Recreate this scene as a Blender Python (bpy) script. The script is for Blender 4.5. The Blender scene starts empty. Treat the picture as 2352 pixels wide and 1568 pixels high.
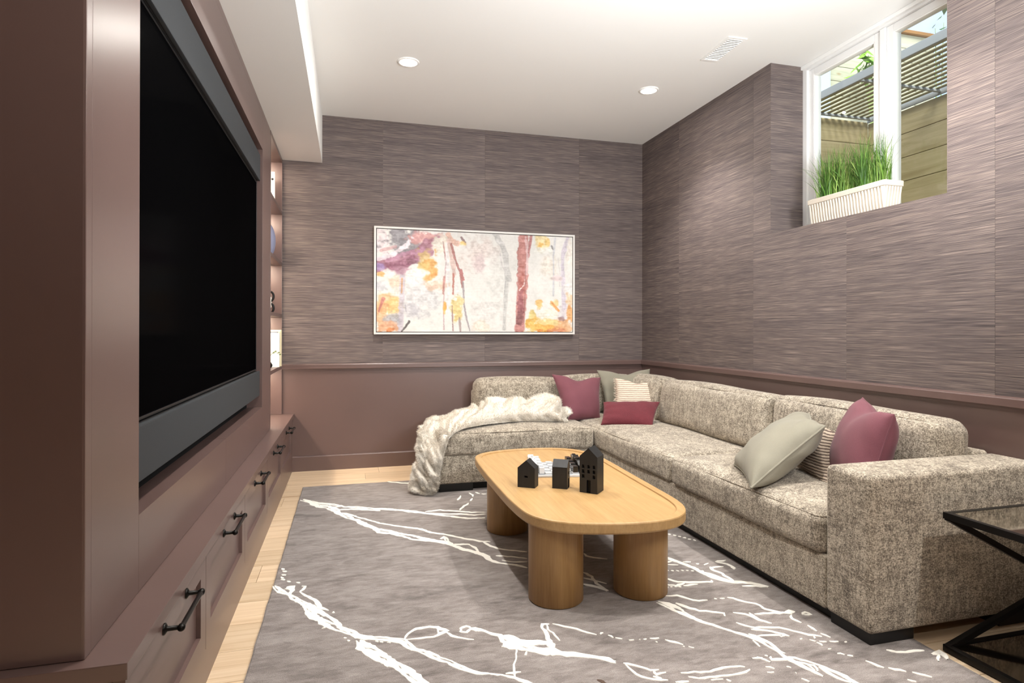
import bpy, bmesh, math, random
import numpy as np
from mathutils import Vector, Matrix
random.seed(7)
rng = np.random.default_rng(11)
S = bpy.context.scene
C = S.collection

# ------------------------------------------------------------------ camera
FWD = Vector((0.26214506, 0.96502604, 0.00217045)); RGT = Vector((0.96502604, -0.26214879, 0.00166038))
UPV = Vector((-0.00217129, -0.00165928, 0.99999627)); CAMH = 1.08336
cam = bpy.data.cameras.new('camera'); cam_o = bpy.data.objects.new('camera', cam); C.objects.link(cam_o)
m = Matrix.Identity(4)
for i in range(3):
    m[i][0] = RGT[i]; m[i][1] = UPV[i]; m[i][2] = -FWD[i]
m[2][3] = CAMH
cam_o.matrix_world = m
cam.sensor_width = 36; cam.sensor_fit = 'HORIZONTAL'; cam.lens = 1370.262 * 36 / 2352
cam.shift_y = -(784 - 755.586) / 2352
cam.clip_start = .02; cam.clip_end = 200
S.camera = cam_o

# ------------------------------------------------------------------ world, sun, exposure, lamps
S.view_settings.view_transform = 'Standard'; S.view_settings.look = 'None'
S.view_settings.gamma = 1; S.view_settings.use_curve_mapping = False
S.view_settings.exposure = 0.0
w = bpy.data.worlds.new('sky'); S.world = w; w.use_nodes = True
nt = w.node_tree; nt.nodes.clear()
out = nt.nodes.new('ShaderNodeOutputWorld'); bg = nt.nodes.new('ShaderNodeBackground')
sky = nt.nodes.new('ShaderNodeTexSky'); sky.sky_type = 'NISHITA'; sky.sun_disc = False
sky.sun_elevation = math.radians(48); sky.sun_rotation = math.radians(250); sky.air_density = 1.2; sky.dust_density = .6
tc = nt.nodes.new('ShaderNodeTexCoord'); ns = nt.nodes.new('ShaderNodeTexNoise'); ns.inputs['Scale'].default_value = 3.1; ns.inputs['Detail'].default_value = 7
rp = nt.nodes.new('ShaderNodeValToRGB'); rp.color_ramp.elements[0].position = .46; rp.color_ramp.elements[1].position = .64
mx = nt.nodes.new('ShaderNodeMix'); mx.data_type = 'RGBA'
SKY_GAIN = 0.30
sc_ = nt.nodes.new('ShaderNodeMix'); sc_.data_type = 'RGBA'; sc_.blend_type = 'MULTIPLY'; sc_.inputs['Factor'].default_value = 1
sc_.inputs['B'].default_value = (SKY_GAIN, SKY_GAIN, SKY_GAIN, 1)
nt.links.new(tc.outputs['Generated'], ns.inputs['Vector']); nt.links.new(ns.outputs['Fac'], rp.inputs['Fac'])
nt.links.new(sky.outputs['Color'], sc_.inputs['A']); nt.links.new(sc_.outputs['Result'], mx.inputs['A'])
mx.inputs['B'].default_value = (1.15, 1.18, 1.22, 1)
nt.links.new(rp.outputs['Color'], mx.inputs['Factor']); nt.links.new(mx.outputs['Result'], bg.inputs['Color'])
bg.inputs['Strength'].default_value = 1.0
nt.links.new(bg.outputs[0], out.inputs[0])

def light(kind, name, loc, energy, color=(1, 1, 1), **kw):
    l = bpy.data.lights.new(name, kind); l.energy = energy; l.color = color
    for k, v in kw.items(): setattr(l, k, v)
    o = bpy.data.objects.new(name, l); C.objects.link(o); o.location = loc
    return o
def aim(o, target):
    d = Vector(target) - o.location
    o.rotation_euler = d.to_track_quat('-Z', 'Y').to_euler()
sun = light('SUN', 'sun', (0, 0, 9), 8.5, (1, .97, .90), angle=.5); aim(sun, (4.2, 5.6, 0))
LAMPS = [(0.347, 3.743), (1.996, 3.741), (0.347, 2.02), (1.996, 2.02), (2.22, .32), (0.347, -.8), (1.996, -1.2)]
WARM = (1, .962, .915)
for k, (x, y) in enumerate(LAMPS):
    light('SPOT', 'downlight_beam', (x, y, 2.725), 98 if k != 4 else 150, WARM, spot_size=math.radians(112), spot_blend=.75, shadow_soft_size=.04)
# added fill standing in for bounced flash: two unseen lights turned up at the ceiling
for x, y, e in ((1.75, .6, 56), (1.15, .6, 34)):
    f_ = light('AREA', 'ceiling_fill', (x, y, 1.7), e, (.94, .975, 1), shape='DISK', size=.4, spread=math.radians(150))
    aim(f_, (x - .35, y + 1.9, 2.75))

# ------------------------------------------------------------------ materials
def lin(r, g, b):
    f = lambda c: (c / 12.92 if c <= .04045 else ((c + .055) / 1.055) ** 2.4)
    return (f(r / 255), f(g / 255), f(b / 255), 1)
class N:
    """small node-graph helper"""
    def __init__(s, name, rough=.6, color=(.8, .8, .8, 1), **kw):
        s.m = bpy.data.materials.new(name); s.m.use_nodes = True; s.t = s.m.node_tree
        s.b = s.t.nodes['Principled BSDF']; s.b.inputs['Roughness'].default_value = rough
        s.b.inputs['Base Color'].default_value = color
        for k, v in kw.items(): s.b.inputs[k.replace('_', ' ')].default_value = v
        s.m.diffuse_color = color
    def n(s, t, **kw):
        x = s.t.nodes.new('ShaderNode' + t)
        for k, v in kw.items():
            if hasattr(x, k): setattr(x, k, v)
            else: x.inputs[k.replace('_', ' ')].default_value = v
        return x
    def l(s, a, b): s.t.links.new(a, b)
    def coord(s, scale=(1, 1, 1), kind='Object', rot=(0, 0, 0)):
        c = s.n('TexCoord'); mp = s.n('Mapping'); mp.inputs['Scale'].default_value = scale; mp.inputs['Rotation'].default_value = rot
        s.l(c.outputs[kind], mp.inputs['Vector']); return mp.outputs['Vector']
    def noise(s, vec, scale=1, detail=3, rough=.5, dist=0):
        x = s.n('TexNoise', Scale=scale, Detail=detail, Roughness=rough, Distortion=dist); s.l(vec, x.inputs['Vector']); return x.outputs['Fac']
    def ramp(s, fac, *stops):
        r = s.n('ValToRGB'); e = r.color_ramp.elements
        while len(e) < len(stops): e.new(.5)
        for q, (p, c) in zip(e, stops): q.position = p; q.color = c
        s.l(fac, r.inputs['Fac']); return r.outputs['Color']
    def mix(s, fac, a, b, mode='MIX'):
        x = s.n('Mix', data_type='RGBA', blend_type=mode)
        for key, v in (('Factor', fac), ('A', a), ('B', b)):
            if hasattr(v, 'links'): s.l(v, x.inputs[key] if key != 'Factor' else x.inputs[0])
            elif key == 'Factor': x.inputs[0].default_value = v
            else: x.inputs[key].default_value = v
        return x.outputs['Result']
    def math(s, op, a, b=0.):
        x = s.n('Math', operation=op)
        for i, v in enumerate((a, b)):
            if hasattr(v, 'links'): s.l(v, x.inputs[i])
            else: x.inputs[i].default_value = v
        return x.outputs[0]
    def col(s, c): s.l(c, s.b.inputs['Base Color'])
    def bump(s, h, strength=.3, dist=.002):
        x = s.n('Bump', Strength=strength, Distance=dist); s.l(h, x.inputs['Height']); s.l(x.outputs['Normal'], s.b.inputs['Normal'])
M = {}
def plain(name, rgb, rough=.6, **kw):
    M[name] = N(name, rough, lin(*rgb), **kw).m
    return M[name]
def make_materials():
    # satin mauve-brown lacquer
    q = N('mauve_paint', .31, lin(100, 80, 75), Specular_IOR_Level=.75); v = q.coord((1, 1, 1), 'Object')
    q.col(q.ramp(q.noise(v, 2.5, 4), (.3, lin(98, 78, 73)), (.7, lin(103, 82, 77)))); q.bump(q.noise(v, 260, 2), .04, .001); M['paint'] = q.m
    # plaster ceiling
    q = N('ceiling_plaster', .9, lin(238, 237, 234)); v = q.coord()
    q.bump(q.noise(v, 90, 4, .6), .12, .002); M['ceiling'] = q.m
    # grasscloth: fine horizontal fibres running round the room
    for key, seed in (('grass_a', 0), ('grass_b', 11), ('grass_c', 23)):
        q = N('grasscloth_' + 'xyz'['abc'.index(key[-1])], .75)
        g = q.n('NewGeometry'); sp = q.n('SeparateXYZ'); q.l(g.outputs['Position'], sp.inputs[0])
        al = q.math('ADD', sp.outputs['X'], sp.outputs['Y'])
        def fib(sx, sz, off):
            cb = q.n('CombineXYZ'); q.l(q.math('MULTIPLY', al, sx), cb.inputs[0]); q.l(q.math('MULTIPLY', sp.outputs['Z'], sz), cb.inputs[2])
            cb.inputs[1].default_value = off + seed; return cb.outputs[0]
        f1 = q.noise(fib(2.6, 300, 1), 1, 3, .6, .12); f2 = q.noise(fib(1.1, 110, 5), 1, 3, .65, .2); f3 = q.noise(fib(7, 560, 9), 1, 2, .5, .1); f4 = q.noise(fib(.8, 16, 3), 1, 3, .6, .3); f5 = q.noise(fib(1.7, 340, 14), 1, 2, .5, .06)
        d = {'a': 0, 'b': 5, 'c': -5}[key[-1]]
        c1 = q.ramp(f1, (.3, lin(52 + d, 45 + d, 45 + d)), (.5, lin(102 + d, 91 + d, 89 + d)), (.66, lin(158 + d, 142 + d, 132 + d)))
        c2 = q.ramp(f2, (.32, lin(62 + d, 54 + d, 57 + d)), (.55, lin(104 + d, 92 + d, 92 + d)), (.72, lin(150 + d, 132 + d, 120 + d)))
        c3 = q.ramp(f3, (.38, lin(54 + d, 48 + d, 48 + d)), (.5, lin(100 + d, 89 + d, 87 + d)), (.68, lin(180 + d, 162 + d, 150 + d)))
        c4 = q.ramp(f4, (.3, (.72, .71, .73, 1)), (.7, (1.05, 1.03, 1.0, 1)))
        c = q.mix(.5, c1, c2); c = q.mix(.36, c, c3); c = q.mix(1, c, c4, 'MULTIPLY')
        c = q.mix(q.ramp(f5, (.64, (0, 0, 0, 1)), (.72, (.5, .5, .5, 1))), c, lin(180, 162, 146)); c = q.mix(q.ramp(f5, (.27, (.6, .6, .6, 1)), (.35, (0, 0, 0, 1))), c, lin(44, 36, 36))
        q.col(c); q.bump(q.math('ADD', f1, f3), .5, .0015); M[key] = q.m
    # oak plank
    q = N('oak_plank', .45); v = q.coord((1.2, 22, 8)); oi = q.n('ObjectInfo')
    off = q.n('VectorMath', operation='ADD'); sc = q.n('CombineXYZ'); q.l(q.math('MULTIPLY', oi.outputs['Random'], 37), sc.inputs[0]); q.l(q.math('MULTIPLY', oi.outputs['Random'], 91), sc.inputs[1])
    q.l(v, off.inputs[0]); q.l(sc.outputs[0], off.inputs[1]); v = off.outputs[0]
    g1 = q.noise(v, 1.5, 5, .6, .8); kn = q.noise(v, .35, 2, .5, 1.5)
    c = q.ramp(g1, (.25, lin(194, 166, 132)), (.5, lin(214, 189, 157)), (.75, lin(226, 205, 177)))
    c = q.mix(1, c, q.ramp(oi.outputs['Random'], (0, (.88, .87, .85, 1)), (1, (1.06, 1.05, 1.05, 1))), 'MULTIPLY')
    c = q.mix(q.ramp(kn, (.68, (0, 0, 0, 1)), (.8, (.5, .5, .5, 1))), c, lin(150, 112, 78))
    q.col(c); q.bump(g1, .08, .001); M['oak'] = q.m
    # table veneer (top: grain along y) and legs (grain along z, shade put into their darker tones)
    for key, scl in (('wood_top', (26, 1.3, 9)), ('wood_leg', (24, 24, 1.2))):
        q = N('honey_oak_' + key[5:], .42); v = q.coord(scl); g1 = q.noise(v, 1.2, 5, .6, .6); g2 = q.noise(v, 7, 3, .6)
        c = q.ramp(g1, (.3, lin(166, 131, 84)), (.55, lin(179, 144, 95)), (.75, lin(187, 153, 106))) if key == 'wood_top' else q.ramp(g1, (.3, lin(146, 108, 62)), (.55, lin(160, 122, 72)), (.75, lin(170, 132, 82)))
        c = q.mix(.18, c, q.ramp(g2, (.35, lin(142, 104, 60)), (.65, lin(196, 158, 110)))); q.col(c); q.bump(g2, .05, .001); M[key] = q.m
    # rug pile
    q = N('taupe_pile', .95); v = q.coord(); c1 = q.noise(q.coord((1, 2.6, 1)), 3.2, 6, .62, .6); c2 = q.noise(q.coord((14, 40, 30)), 1, 4, .7, .3); c3 = q.noise(v, 420, 2, .6)
    c = q.ramp(c1, (.30, lin(90, 82, 79)), (.42, lin(128, 119, 115)), (.58, lin(147, 138, 134)), (.75, lin(158, 151, 148)))
    c = q.mix(.48, c, q.ramp(c2, (.3, lin(78, 70, 67)), (.7, lin(168, 160, 156)))); c = q.mix(1, c, q.ramp(c3, (.3, (.62, .62, .62, 1)), (.7, (1.36, 1.35, 1.33, 1))), 'MULTIPLY')
    q.col(c); q.b.inputs['Sheen Weight'].default_value = .1; q.bump(q.math('ADD', c3, c2), .6, .004); M['pile'] = q.m
    q = N('ivory_pile', .9, lin(240, 236, 226)); v = q.coord(); q.bump(q.noise(v, 420, 2), .4, .003); M['ivory'] = q.m
    # sofa chenille tweed
    q = N('tweed_chenille', .9)
    h1 = q.noise(q.coord((130, 130, 420)), 1, 2, .6, .4); h2 = q.noise(q.coord((420, 420, 130)), 1, 2, .6, .4); b1 = q.noise(q.coord((22, 22, 60)), 1, 4, .65, .5); b2 = q.noise(q.coord((70, 70, 14)), 1, 4, .65, .4); b3 = q.noise(q.coord(), 7, 4, .6)
    thr = q.math('ADD', q.math('MULTIPLY', q.math('ADD', h1, h2), .30), q.math('ADD', q.math('MULTIPLY', q.math('ADD', b1, b2), .16), q.math('MULTIPLY', b3, .08)))
    c = q.ramp(thr, (.37, lin(50, 43, 37)), (.44, lin(101, 91, 79)), (.49, lin(140, 129, 113)), (.565, lin(206, 194, 175)))
    q.col(c); q.b.inputs['Sheen Weight'].default_value = .15; q.bump(q.math('ADD', h1, h2), .6, .003); M['tweed'] = q.m
    # cushion cloths
    def cloth(name, rgb, rgb2, sc, bump=.25, sheen=.12):
        q = N(name, .85); v = q.coord(); f = q.noise(v, sc, 3, .6); g = q.noise(v, 9, 4)
        c = q.mix(.5, q.ramp(f, (.3, lin(*rgb)), (.7, lin(*rgb2))), q.ramp(g, (.3, lin(*rgb)), (.7, lin(*rgb2)))); q.col(c)
        q.b.inputs['Sheen Weight'].default_value = sheen; q.bump(f, bump, .002); M[name] = q.m
    cloth('plum_velvet', (104, 55, 65), (117, 65, 74), 300)
    cloth('burgundy_boucle', (86, 24, 34), (108, 34, 44), 170, .9)
    cloth('sage_velvet', (126, 121, 106), (138, 133, 117), 320)
    cloth('cream_rib', (222, 206, 184), (240, 228, 210), 200, .3, .1)
    cloth('fur', (204, 193, 176), (230, 225, 216), 20, .6, .25)
    for key, base, dark in (('cream_stripe', (208, 194, 176), (164, 142, 126)), ('brown_stripe', (176, 160, 142), (84, 68, 60))):
        q = N(key, .9); w_ = q.n('TexWave', wave_type='BANDS', bands_direction='Z', Scale=22 if key[0] == 'c' else 26, Distortion=1.5, Detail=2, Detail_Scale=2.0)
        q.l(q.coord(), w_.inputs['Vector']); q.col(q.ramp(w_.outputs['Fac'], (.15, lin(*dark)), (.5, lin(*base)))); q.bump(w_.outputs['Fac'], .5, .003); M[key] = q.m
    # weathered cedar boards outdoors
    q = N('cedar_board', .8); v = q.coord((2.2, 2.2, 26)); g1 = q.noise(v, 1, 5, .6, .8); oi = q.n('ObjectInfo'); kn = q.n('TexVoronoi', Scale=2.3); q.l(q.coord((1, 1, 2.2)), kn.inputs['Vector'])
    c = q.ramp(g1, (.3, lin(168, 154, 116)), (.7, lin(198, 186, 150))); c = q.mix(1, c, q.ramp(oi.outputs['Random'], (0, (.86, .86, .84, 1)), (1, (1.08, 1.06, 1.02, 1))), 'MULTIPLY')
    c = q.mix(q.ramp(kn.outputs['Distance'], (.03, (.8, .8, .8, 1)), (.1, (0, 0, 0, 1))), c, lin(120, 84, 50)); q.col(c); M['cedar'] = q.m
    q = N('pale_board', .8); g1 = q.noise(q.coord((2.2, 2.2, 26)), 1, 5, .6, .8); kn = q.n('TexVoronoi', Scale=2.1); q.l(q.coord((1, 1, 2.2)), kn.inputs['Vector'])
    c = q.mix(q.ramp(kn.outputs['Distance'], (.03, (.6, .6, .6, 1)), (.09, (0, 0, 0, 1))), q.ramp(g1, (.3, lin(172, 171, 152)), (.7, lin(198, 197, 178))), lin(150, 122, 84)); q.col(c); M['pale_board'] = q.m
    q = N('grass_blade', .55); oi = q.noise(q.coord((30, 30, 3)), 1, 3); q.col(q.ramp(oi, (.3, lin(38, 74, 18)), (.5, lin(78, 118, 36)), (.7, lin(150, 176, 90)))); q.b.inputs['Transmission Weight'].default_value = 0; M['blade'] = q.m
    q = N('leaf', .5, lin(120, 170, 50)); M['leaf'] = q.m
    q = N('dark_leaf', .5, lin(62, 92, 58)); M['dark_leaf'] = q.m
    q = N('speaker_cloth', .8); f = q.noise(q.coord(), 700, 2); q.col(q.ramp(f, (.3, lin(31, 34, 37)), (.7, lin(52, 56, 60)))); q.bump(f, .4, .001); M['speaker'] = q.m
    q = N('black_wash_wood', .5); f = q.noise(q.coord((60, 60, 8)), 1, 4, .6); q.col(q.ramp(f, (.3, lin(17, 17, 17)), (.7, lin(29, 28, 28)))); M['black_wood'] = q.m
    q = N('antique_mirror', .06, lin(205, 200, 190), Metallic=1.0); f = q.noise(q.coord(), 14, 4); q.l(q.ramp(f, (.3, (.03, .03, .03, 1)), (.8, (.12, .12, .12, 1))), q.b.inputs['Roughness']); M['mirror'] = q.m
    # window glass: mostly clear, mirror-like at grazing angles
    q = N('window_glass'); q.t.nodes.remove(q.b); o = q.t.nodes['Material Output']; tr = q.n('BsdfTransparent'); gl = q.n('BsdfGlossy', Roughness=.0); ms = q.n('MixShader')
    tr.inputs['Color'].default_value = (.98, .995, .985, 1); lw = q.n('LayerWeight', Blend=.5); q.l(q.math('ADD', q.math('MULTIPLY', q.math('POWER', lw.outputs['Facing'], 5), .9), .035), ms.inputs[0]); q.l(tr.outputs[0], ms.inputs[1]); q.l(gl.outputs[0], ms.inputs[2]); q.l(ms.outputs[0], o.inputs['Surface']); M['glass'] = q.m
    q = N('painted_canvas', .6); at = q.n('Attribute', attribute_name='paint'); q.col(at.outputs['Color']); q.bump(q.noise(q.coord((40, 40, 40)), 1, 5, .7), .5, .003); M['canvas'] = q.m
    plain('white_vinyl', (232, 231, 229), .35); plain('white_trim', (240, 239, 236), .45); plain('frame_white', (214, 211, 206), .5); plain('frame_dark', (60, 52, 50), .7)
    plain('black_metal', (24, 23, 22), .35, Metallic=.6); plain('bronze', (30, 28, 26), .32, Metallic=.8); plain('black_foot', (14, 13, 12), .5)
    q = N('screen_black', .18, (.0012, .0012, .0014, 1), Specular_IOR_Level=0.0); gl = q.n('BsdfGlossy', Roughness=.12); ms = q.n('MixShader', Fac=.006); q.l(q.b.outputs[0], ms.inputs[1]); q.l(gl.outputs[0], ms.inputs[2]); q.l(ms.outputs[0], q.t.nodes['Material Output'].inputs['Surface']); M['tv_screen'] = q.m
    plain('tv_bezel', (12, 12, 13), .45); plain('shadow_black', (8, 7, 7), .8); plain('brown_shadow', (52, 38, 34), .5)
    plain('planter_cream', (200, 190, 176), .7); plain('soil', (50, 40, 30), .95); plain('grate_grey', (158, 162, 164), .45, Metallic=.2); plain('slat_olive', (156, 151, 118), .6); plain('concrete', (170, 166, 158), .9)
    plain('ceramic_blue', (150, 156, 186), .5); plain('ceramic_white', (240, 238, 232), .4); plain('book_cream', (236, 226, 190), .7); plain('book_grey', (120, 124, 132), .7); plain('book_white', (232, 230, 226), .7); plain('stem_green', (130, 150, 90), .6)
    plain('chess_white', (196, 196, 196), .25); plain('chess_board', (186, 186, 186), .3); plain('chess_grey', (142, 143, 145), .3); plain('chess_black', (30, 28, 26), .2); plain('chess_clear', (150, 140, 124), .12)
    plain('siding_blue', (176, 196, 204), .6); plain('stain', (84, 66, 56), .95); plain('cap_brown', (150, 110, 66), .8)
    def emit(name, rgb, s):
        q = N(name, .5, lin(*rgb)); q.b.inputs['Emission Color'].default_value = lin(*rgb); q.b.inputs['Emission Strength'].default_value = s; M[name] = q.m
    emit('lamp_glow', (255, 250, 243), 330); emit('led_glow', (255, 238, 216), 130)
make_materials()

# ------------------------------------------------------------------ builders
def tag(o, label=None, cat=None, group=None, kind=None):
    for k, v in (('label', label), ('category', cat), ('group', group), ('kind', kind)):
        if v: o[k] = v
    return o
def thing(name, label, cat, loc=(0, 0, 0), rz=0, group=None):
    o = bpy.data.objects.new(name, None); C.objects.link(o); o.location = loc; o.rotation_euler = (0, 0, rz); o.empty_display_size = .05
    return tag(o, label, cat, group)
def rootloc(o):
    v = Vector((0, 0, 0))
    while o: v += Vector(o.location); o = o.parent
    return v
class MB:
    """collects shapes; build() links them as one mesh object (coordinates are world unless local=True)"""
    def __init__(s): s.v = []; s.f = []; s.smooth = set()
    def add(s, vs, fs, smooth=False):
        n = len(s.v); s.v += [tuple(map(float, p)) for p in vs]
        for f in fs:
            if smooth: s.smooth.add(len(s.f))
            s.f.append([i + n for i in f])
        return s
    def box(s, a, b, bev=0, rot=None, piv=None):
        a = np.array(a, float); b = np.array(b, float); lo = np.minimum(a, b); hi = np.maximum(a, b)
        if bev:
            bev = min(bev, .49 * (hi - lo).min())
            bm = bmesh.new(); r = bmesh.ops.create_cube(bm, size=1)
            for v in bm.verts: v.co = Vector(lo + (np.array(v.co) + .5) * (hi - lo))
            bmesh.ops.bevel(bm, geom=bm.edges[:], offset=bev, segments=2, affect='EDGES', profile=.7)
            bm.verts.index_update(); vs = [v.co[:] for v in bm.verts]; fs = [[v.index for v in f.verts] for f in bm.faces]; bm.free()
        else:
            vs = [(x, y, z) for x in (lo[0], hi[0]) for y in (lo[1], hi[1]) for z in (lo[2], hi[2])]
            fs = [(0, 1, 3, 2), (4, 6, 7, 5), (0, 4, 5, 1), (2, 3, 7, 6), (0, 2, 6, 4), (1, 5, 7, 3)]
        if rot is not None:
            p = Vector(piv if piv is not None else (lo + hi) / 2); vs = [(rot @ (Vector(v) - p) + p)[:] for v in vs]
        return s.add(vs, fs)
    def tube(s, pts, r, seg=10, closed=False, cap=True):
        P = [Vector(p) for p in pts]; n = len(P); rr = r if hasattr(r, '__len__') else [r] * n
        vs = []; up = None
        for i in range(n):
            t = (P[(i + 1) % n] - P[i - 1]) if closed else (P[min(i + 1, n - 1)] - P[max(i - 1, 0)])
            t.normalize()
            if up is None: up = t.orthogonal().normalized()
            up = (up - t * up.dot(t)).normalized(); sd = t.cross(up)
            for k in range(seg):
                a = 2 * math.pi * k / seg; vs.append((P[i] + (up * math.cos(a) + sd * math.sin(a)) * rr[i])[:])
        fs = []
        for i in range(n if closed else n - 1):
            for k in range(seg):
                a, b = i * seg + k, i * seg + (k + 1) % seg; c, d = ((i + 1) % n) * seg + (k + 1) % seg, ((i + 1) % n) * seg + k
                fs.append((a, b, c, d))
        s.add(vs, fs, True)
        if cap and not closed: s.add(vs[:seg], [tuple(range(seg))[::-1]]); s.add(vs[-seg:], [tuple(range(seg))])
        return s
    def lathe(s, prof, c, axis='z', seg=32, smooth=True):
        """prof: (radius, height) list; closed at the ends"""
        vs = []; fs = []; n = len(prof)
        for r, h in prof:
            for k in range(seg):
                a = 2 * math.pi * k / seg; x, y = r * math.cos(a), r * math.sin(a)
                vs.append({'z': (c[0] + x, c[1] + y, c[2] + h), 'y': (c[0] + x, c[1] + h, c[2] - y), 'x': (c[0] + h, c[1] + x, c[2] + y)}[axis])
        for i in range(n - 1):
            for k in range(seg): fs.append((i * seg + k, i * seg + (k + 1) % seg, (i + 1) * seg + (k + 1) % seg, (i + 1) * seg + k))
        s.add(vs, fs, smooth)
        s.add(vs[:seg], [tuple(range(seg))[::-1]]); s.add(vs[-seg:], [tuple(range(seg))]); return s
    def prism(s, poly, z0, z1):
        n = len(poly); vs = [(x, y, z0) for x, y in poly] + [(x, y, z1) for x, y in poly]
        s.add(vs, [tuple(range(n))[::-1], tuple(range(n, 2 * n))] + [(i, (i + 1) % n, (i + 1) % n + n, i + n) for i in range(n)]); return s
    def build(s, name, mat, parent=None, label=None, kind=None, cat=None, group=None, local=False):
        me = bpy.data.meshes.new(name); off = rootloc(parent) if (parent and not local) else Vector((0, 0, 0))
        me.from_pydata([(x - off.x, y - off.y, z - off.z) for x, y, z in s.v], [], s.f); me.validate()
        if s.smooth:
            flags = [i in s.smooth for i in range(len(s.f))]
            if len(me.polygons) == len(flags): me.polygons.foreach_set('use_smooth', flags)
        me.update()
        o = bpy.data.objects.new(name, me); C.objects.link(o); o.parent = parent
        me.materials.append(M[mat] if isinstance(mat, str) else mat)
        return tag(o, label, cat, group, kind)
def fix_normals(o):
    bm = bmesh.new(); bm.from_mesh(o.data); bmesh.ops.recalc_face_normals(bm, faces=bm.faces[:]); bm.to_mesh(o.data); bm.free(); return o
def box(name, a, b, mat, parent=None, bev=0, **kw): return MB().box(a, b, bev).build(name, mat, parent, **kw)
def struct(name, mb, mat): return mb.build(name, mat, kind='structure')
def copy_tree(o, parent=None):
    c = o.copy(); C.objects.link(c)
    if parent: c.parent = parent
    for ch in [x for x in bpy.data.objects if x.parent == o]: copy_tree(ch, c)
    return c

# ------------------------------------------------------------------ room shell
H = 2.75; YB = 4.851; XR = 2.526; XL = -1.0; YF = -2.6
NY0, NY1, NZ, NX = 2.02, 3.16, 1.689, 2.762        # window niche
# floor with single oak planks (boards run across the room)
fl = struct('floor', MB().box((XL - .1, YF - .1, -.12), (3.0, YB + .1, -.012)), 'brown_shadow')
row_y = YB - .114; rows = []
y1 = YB
while y1 > YF:
    y0 = y1 - .19; rows.append((max(y0, YF), y1)); y1 = y0
for k, (a, b) in enumerate(rows):
    x = XL - random.uniform(0, 1.2)
    if k == 2: x = -.419 - 1.9
    if k == 10: x = -.387 - 1.9
    while x < XR:
        x1 = x + (1.9 if k in (2, 10) else random.uniform(1.5, 2.2)); lo, hi = max(x, XL), min(x1, XR)
        if hi - lo > .02: box('plank', (lo + .0009, a + .0009, -.012), (hi - .0009, b - .0009, 0), 'oak', fl, .0012)
        x = x1
ce = struct('ceiling', MB().box((XL - .1, YF - .1, H), (NX + .12, YB + .1, H + .14)), 'ceiling')
struct('ceiling_bulkhead', MB().box((XL, YF, 2.3805), (-.2104, YB, H)), 'ceiling')
wb = struct('wall_back', MB().box((XL - .1, YB, 0), (3.0, YB + .12, H)), 'paint')
wl = struct('wall_left', MB().box((XL - .1, YF - .1, 0), (XL, YB, H)), 'paint')
wf = struct('wall_front', MB().box((XL - .1, YF - .12, 0), (3.0, YF, H)), 'paint')
wr = MB().box((XR, YF, 0), (NX + .06, YB, NZ)).box((XR, YF, NZ), (NX + .06, NY0, H)).box((XR, NY1, NZ), (NX + .06, YB, H))
wr = struct('wall_right', wr, 'paint')
ZR = .823
def wallpaper(parent, boxes, k):
    mb = MB()
    for a, b in boxes: mb.box(a, b)
    return mb.build('wallpaper_panel', ('grass_a', 'grass_b', 'grass_c')[k % 3], parent)
xs = [-.60, .252, 1.083, 1.92, XR]
for k in range(4): wallpaper(wb, [((xs[k] + .0006, YB - .0025, ZR), (xs[k + 1] - .0006, YB, H))], (0, 1, 0, 2)[k])
wallpaper(wb, [((-.60, YB - .0025, 2.2), (-.61, YB, 2.3))], 0) if False else None
ys = [YB, 4.23, 3.323, 2.571, 1.82, .91, 0, -.91, -1.82, YF]
for k in range(len(ys) - 1):
    a, b = ys[k + 1] + .0006, ys[k] - .0006; bx = []
    t = XR - .0025
    if b > NY0 and a < NY1:
        bx.append(((t, a, ZR), (XR, b, NZ)))
        if b > NY1: bx.append(((t, NY1, NZ), (XR, b, H)))
        if a < NY0: bx.append(((t, a, NZ), (XR, NY0, H)))
    else: bx.append(((t, a, ZR), (XR, b, H)))
    wallpaper(wr, bx, (2, 0, 1, 0, 2, 1, 0, 2, 1)[k])
wallpaper(wr, [((XR - .002, NY1 - .0025, NZ), (NX, NY1, H))], 0)      # niche sides
wallpaper(wr, [((XR - .002, NY0, NZ), (NX, NY0 + .0025, H))], 1)
box('window_ledge', (XR, NY0, NZ - .003), (NX, NY1, NZ + .0005), 'grass_a', wr)
def profile_x(name, prof, x0, x1, parent=None):       # profile (out from the back wall, z) swept along x
    mb = MB(); n = len(prof); vs = [(x0, YB - d, z) for d, z in prof] + [(x1, YB - d, z) for d, z in prof]
    mb.add(vs, [tuple(range(n)), tuple(range(n, 2 * n))[::-1]] + [(i, i + n, (i + 1) % n + n, (i + 1) % n) for i in range(n)]); return mb
def profile_y(prof, y0, y1):
    mb = MB(); n = len(prof); vs = [(XR - d, y0, z) for d, z in prof] + [(XR - d, y1, z) for d, z in prof]
    mb.add(vs, [tuple(range(n)), tuple(range(n, 2 * n))[::-1]] + [(i, i + n, (i + 1) % n + n, (i + 1) % n) for i in range(n)]); return mb
RAIL = [(0, .772), (.012, .772), (.012, .783), (.024, .784), (.026, .787), (.026, .816), (.0235, .8205), (.004, .8245), (0, .8245)]
BASE = [(0, 0), (.016, 0), (.016, .108), (.013, .1135), (.006, .116), (0, .116)]
fix_normals(struct('trim_1', profile_x('trim', RAIL, -.50, XR), 'paint')); fix_normals(struct('trim_2', profile_y(RAIL, YF, YB - .02), 'paint'))
fix_normals(struct('baseboard_back', profile_x('b', BASE, -.43, XR), 'paint')); fix_normals(struct('baseboard_right', profile_y(BASE, YF, YB - .02), 'paint'))

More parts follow.
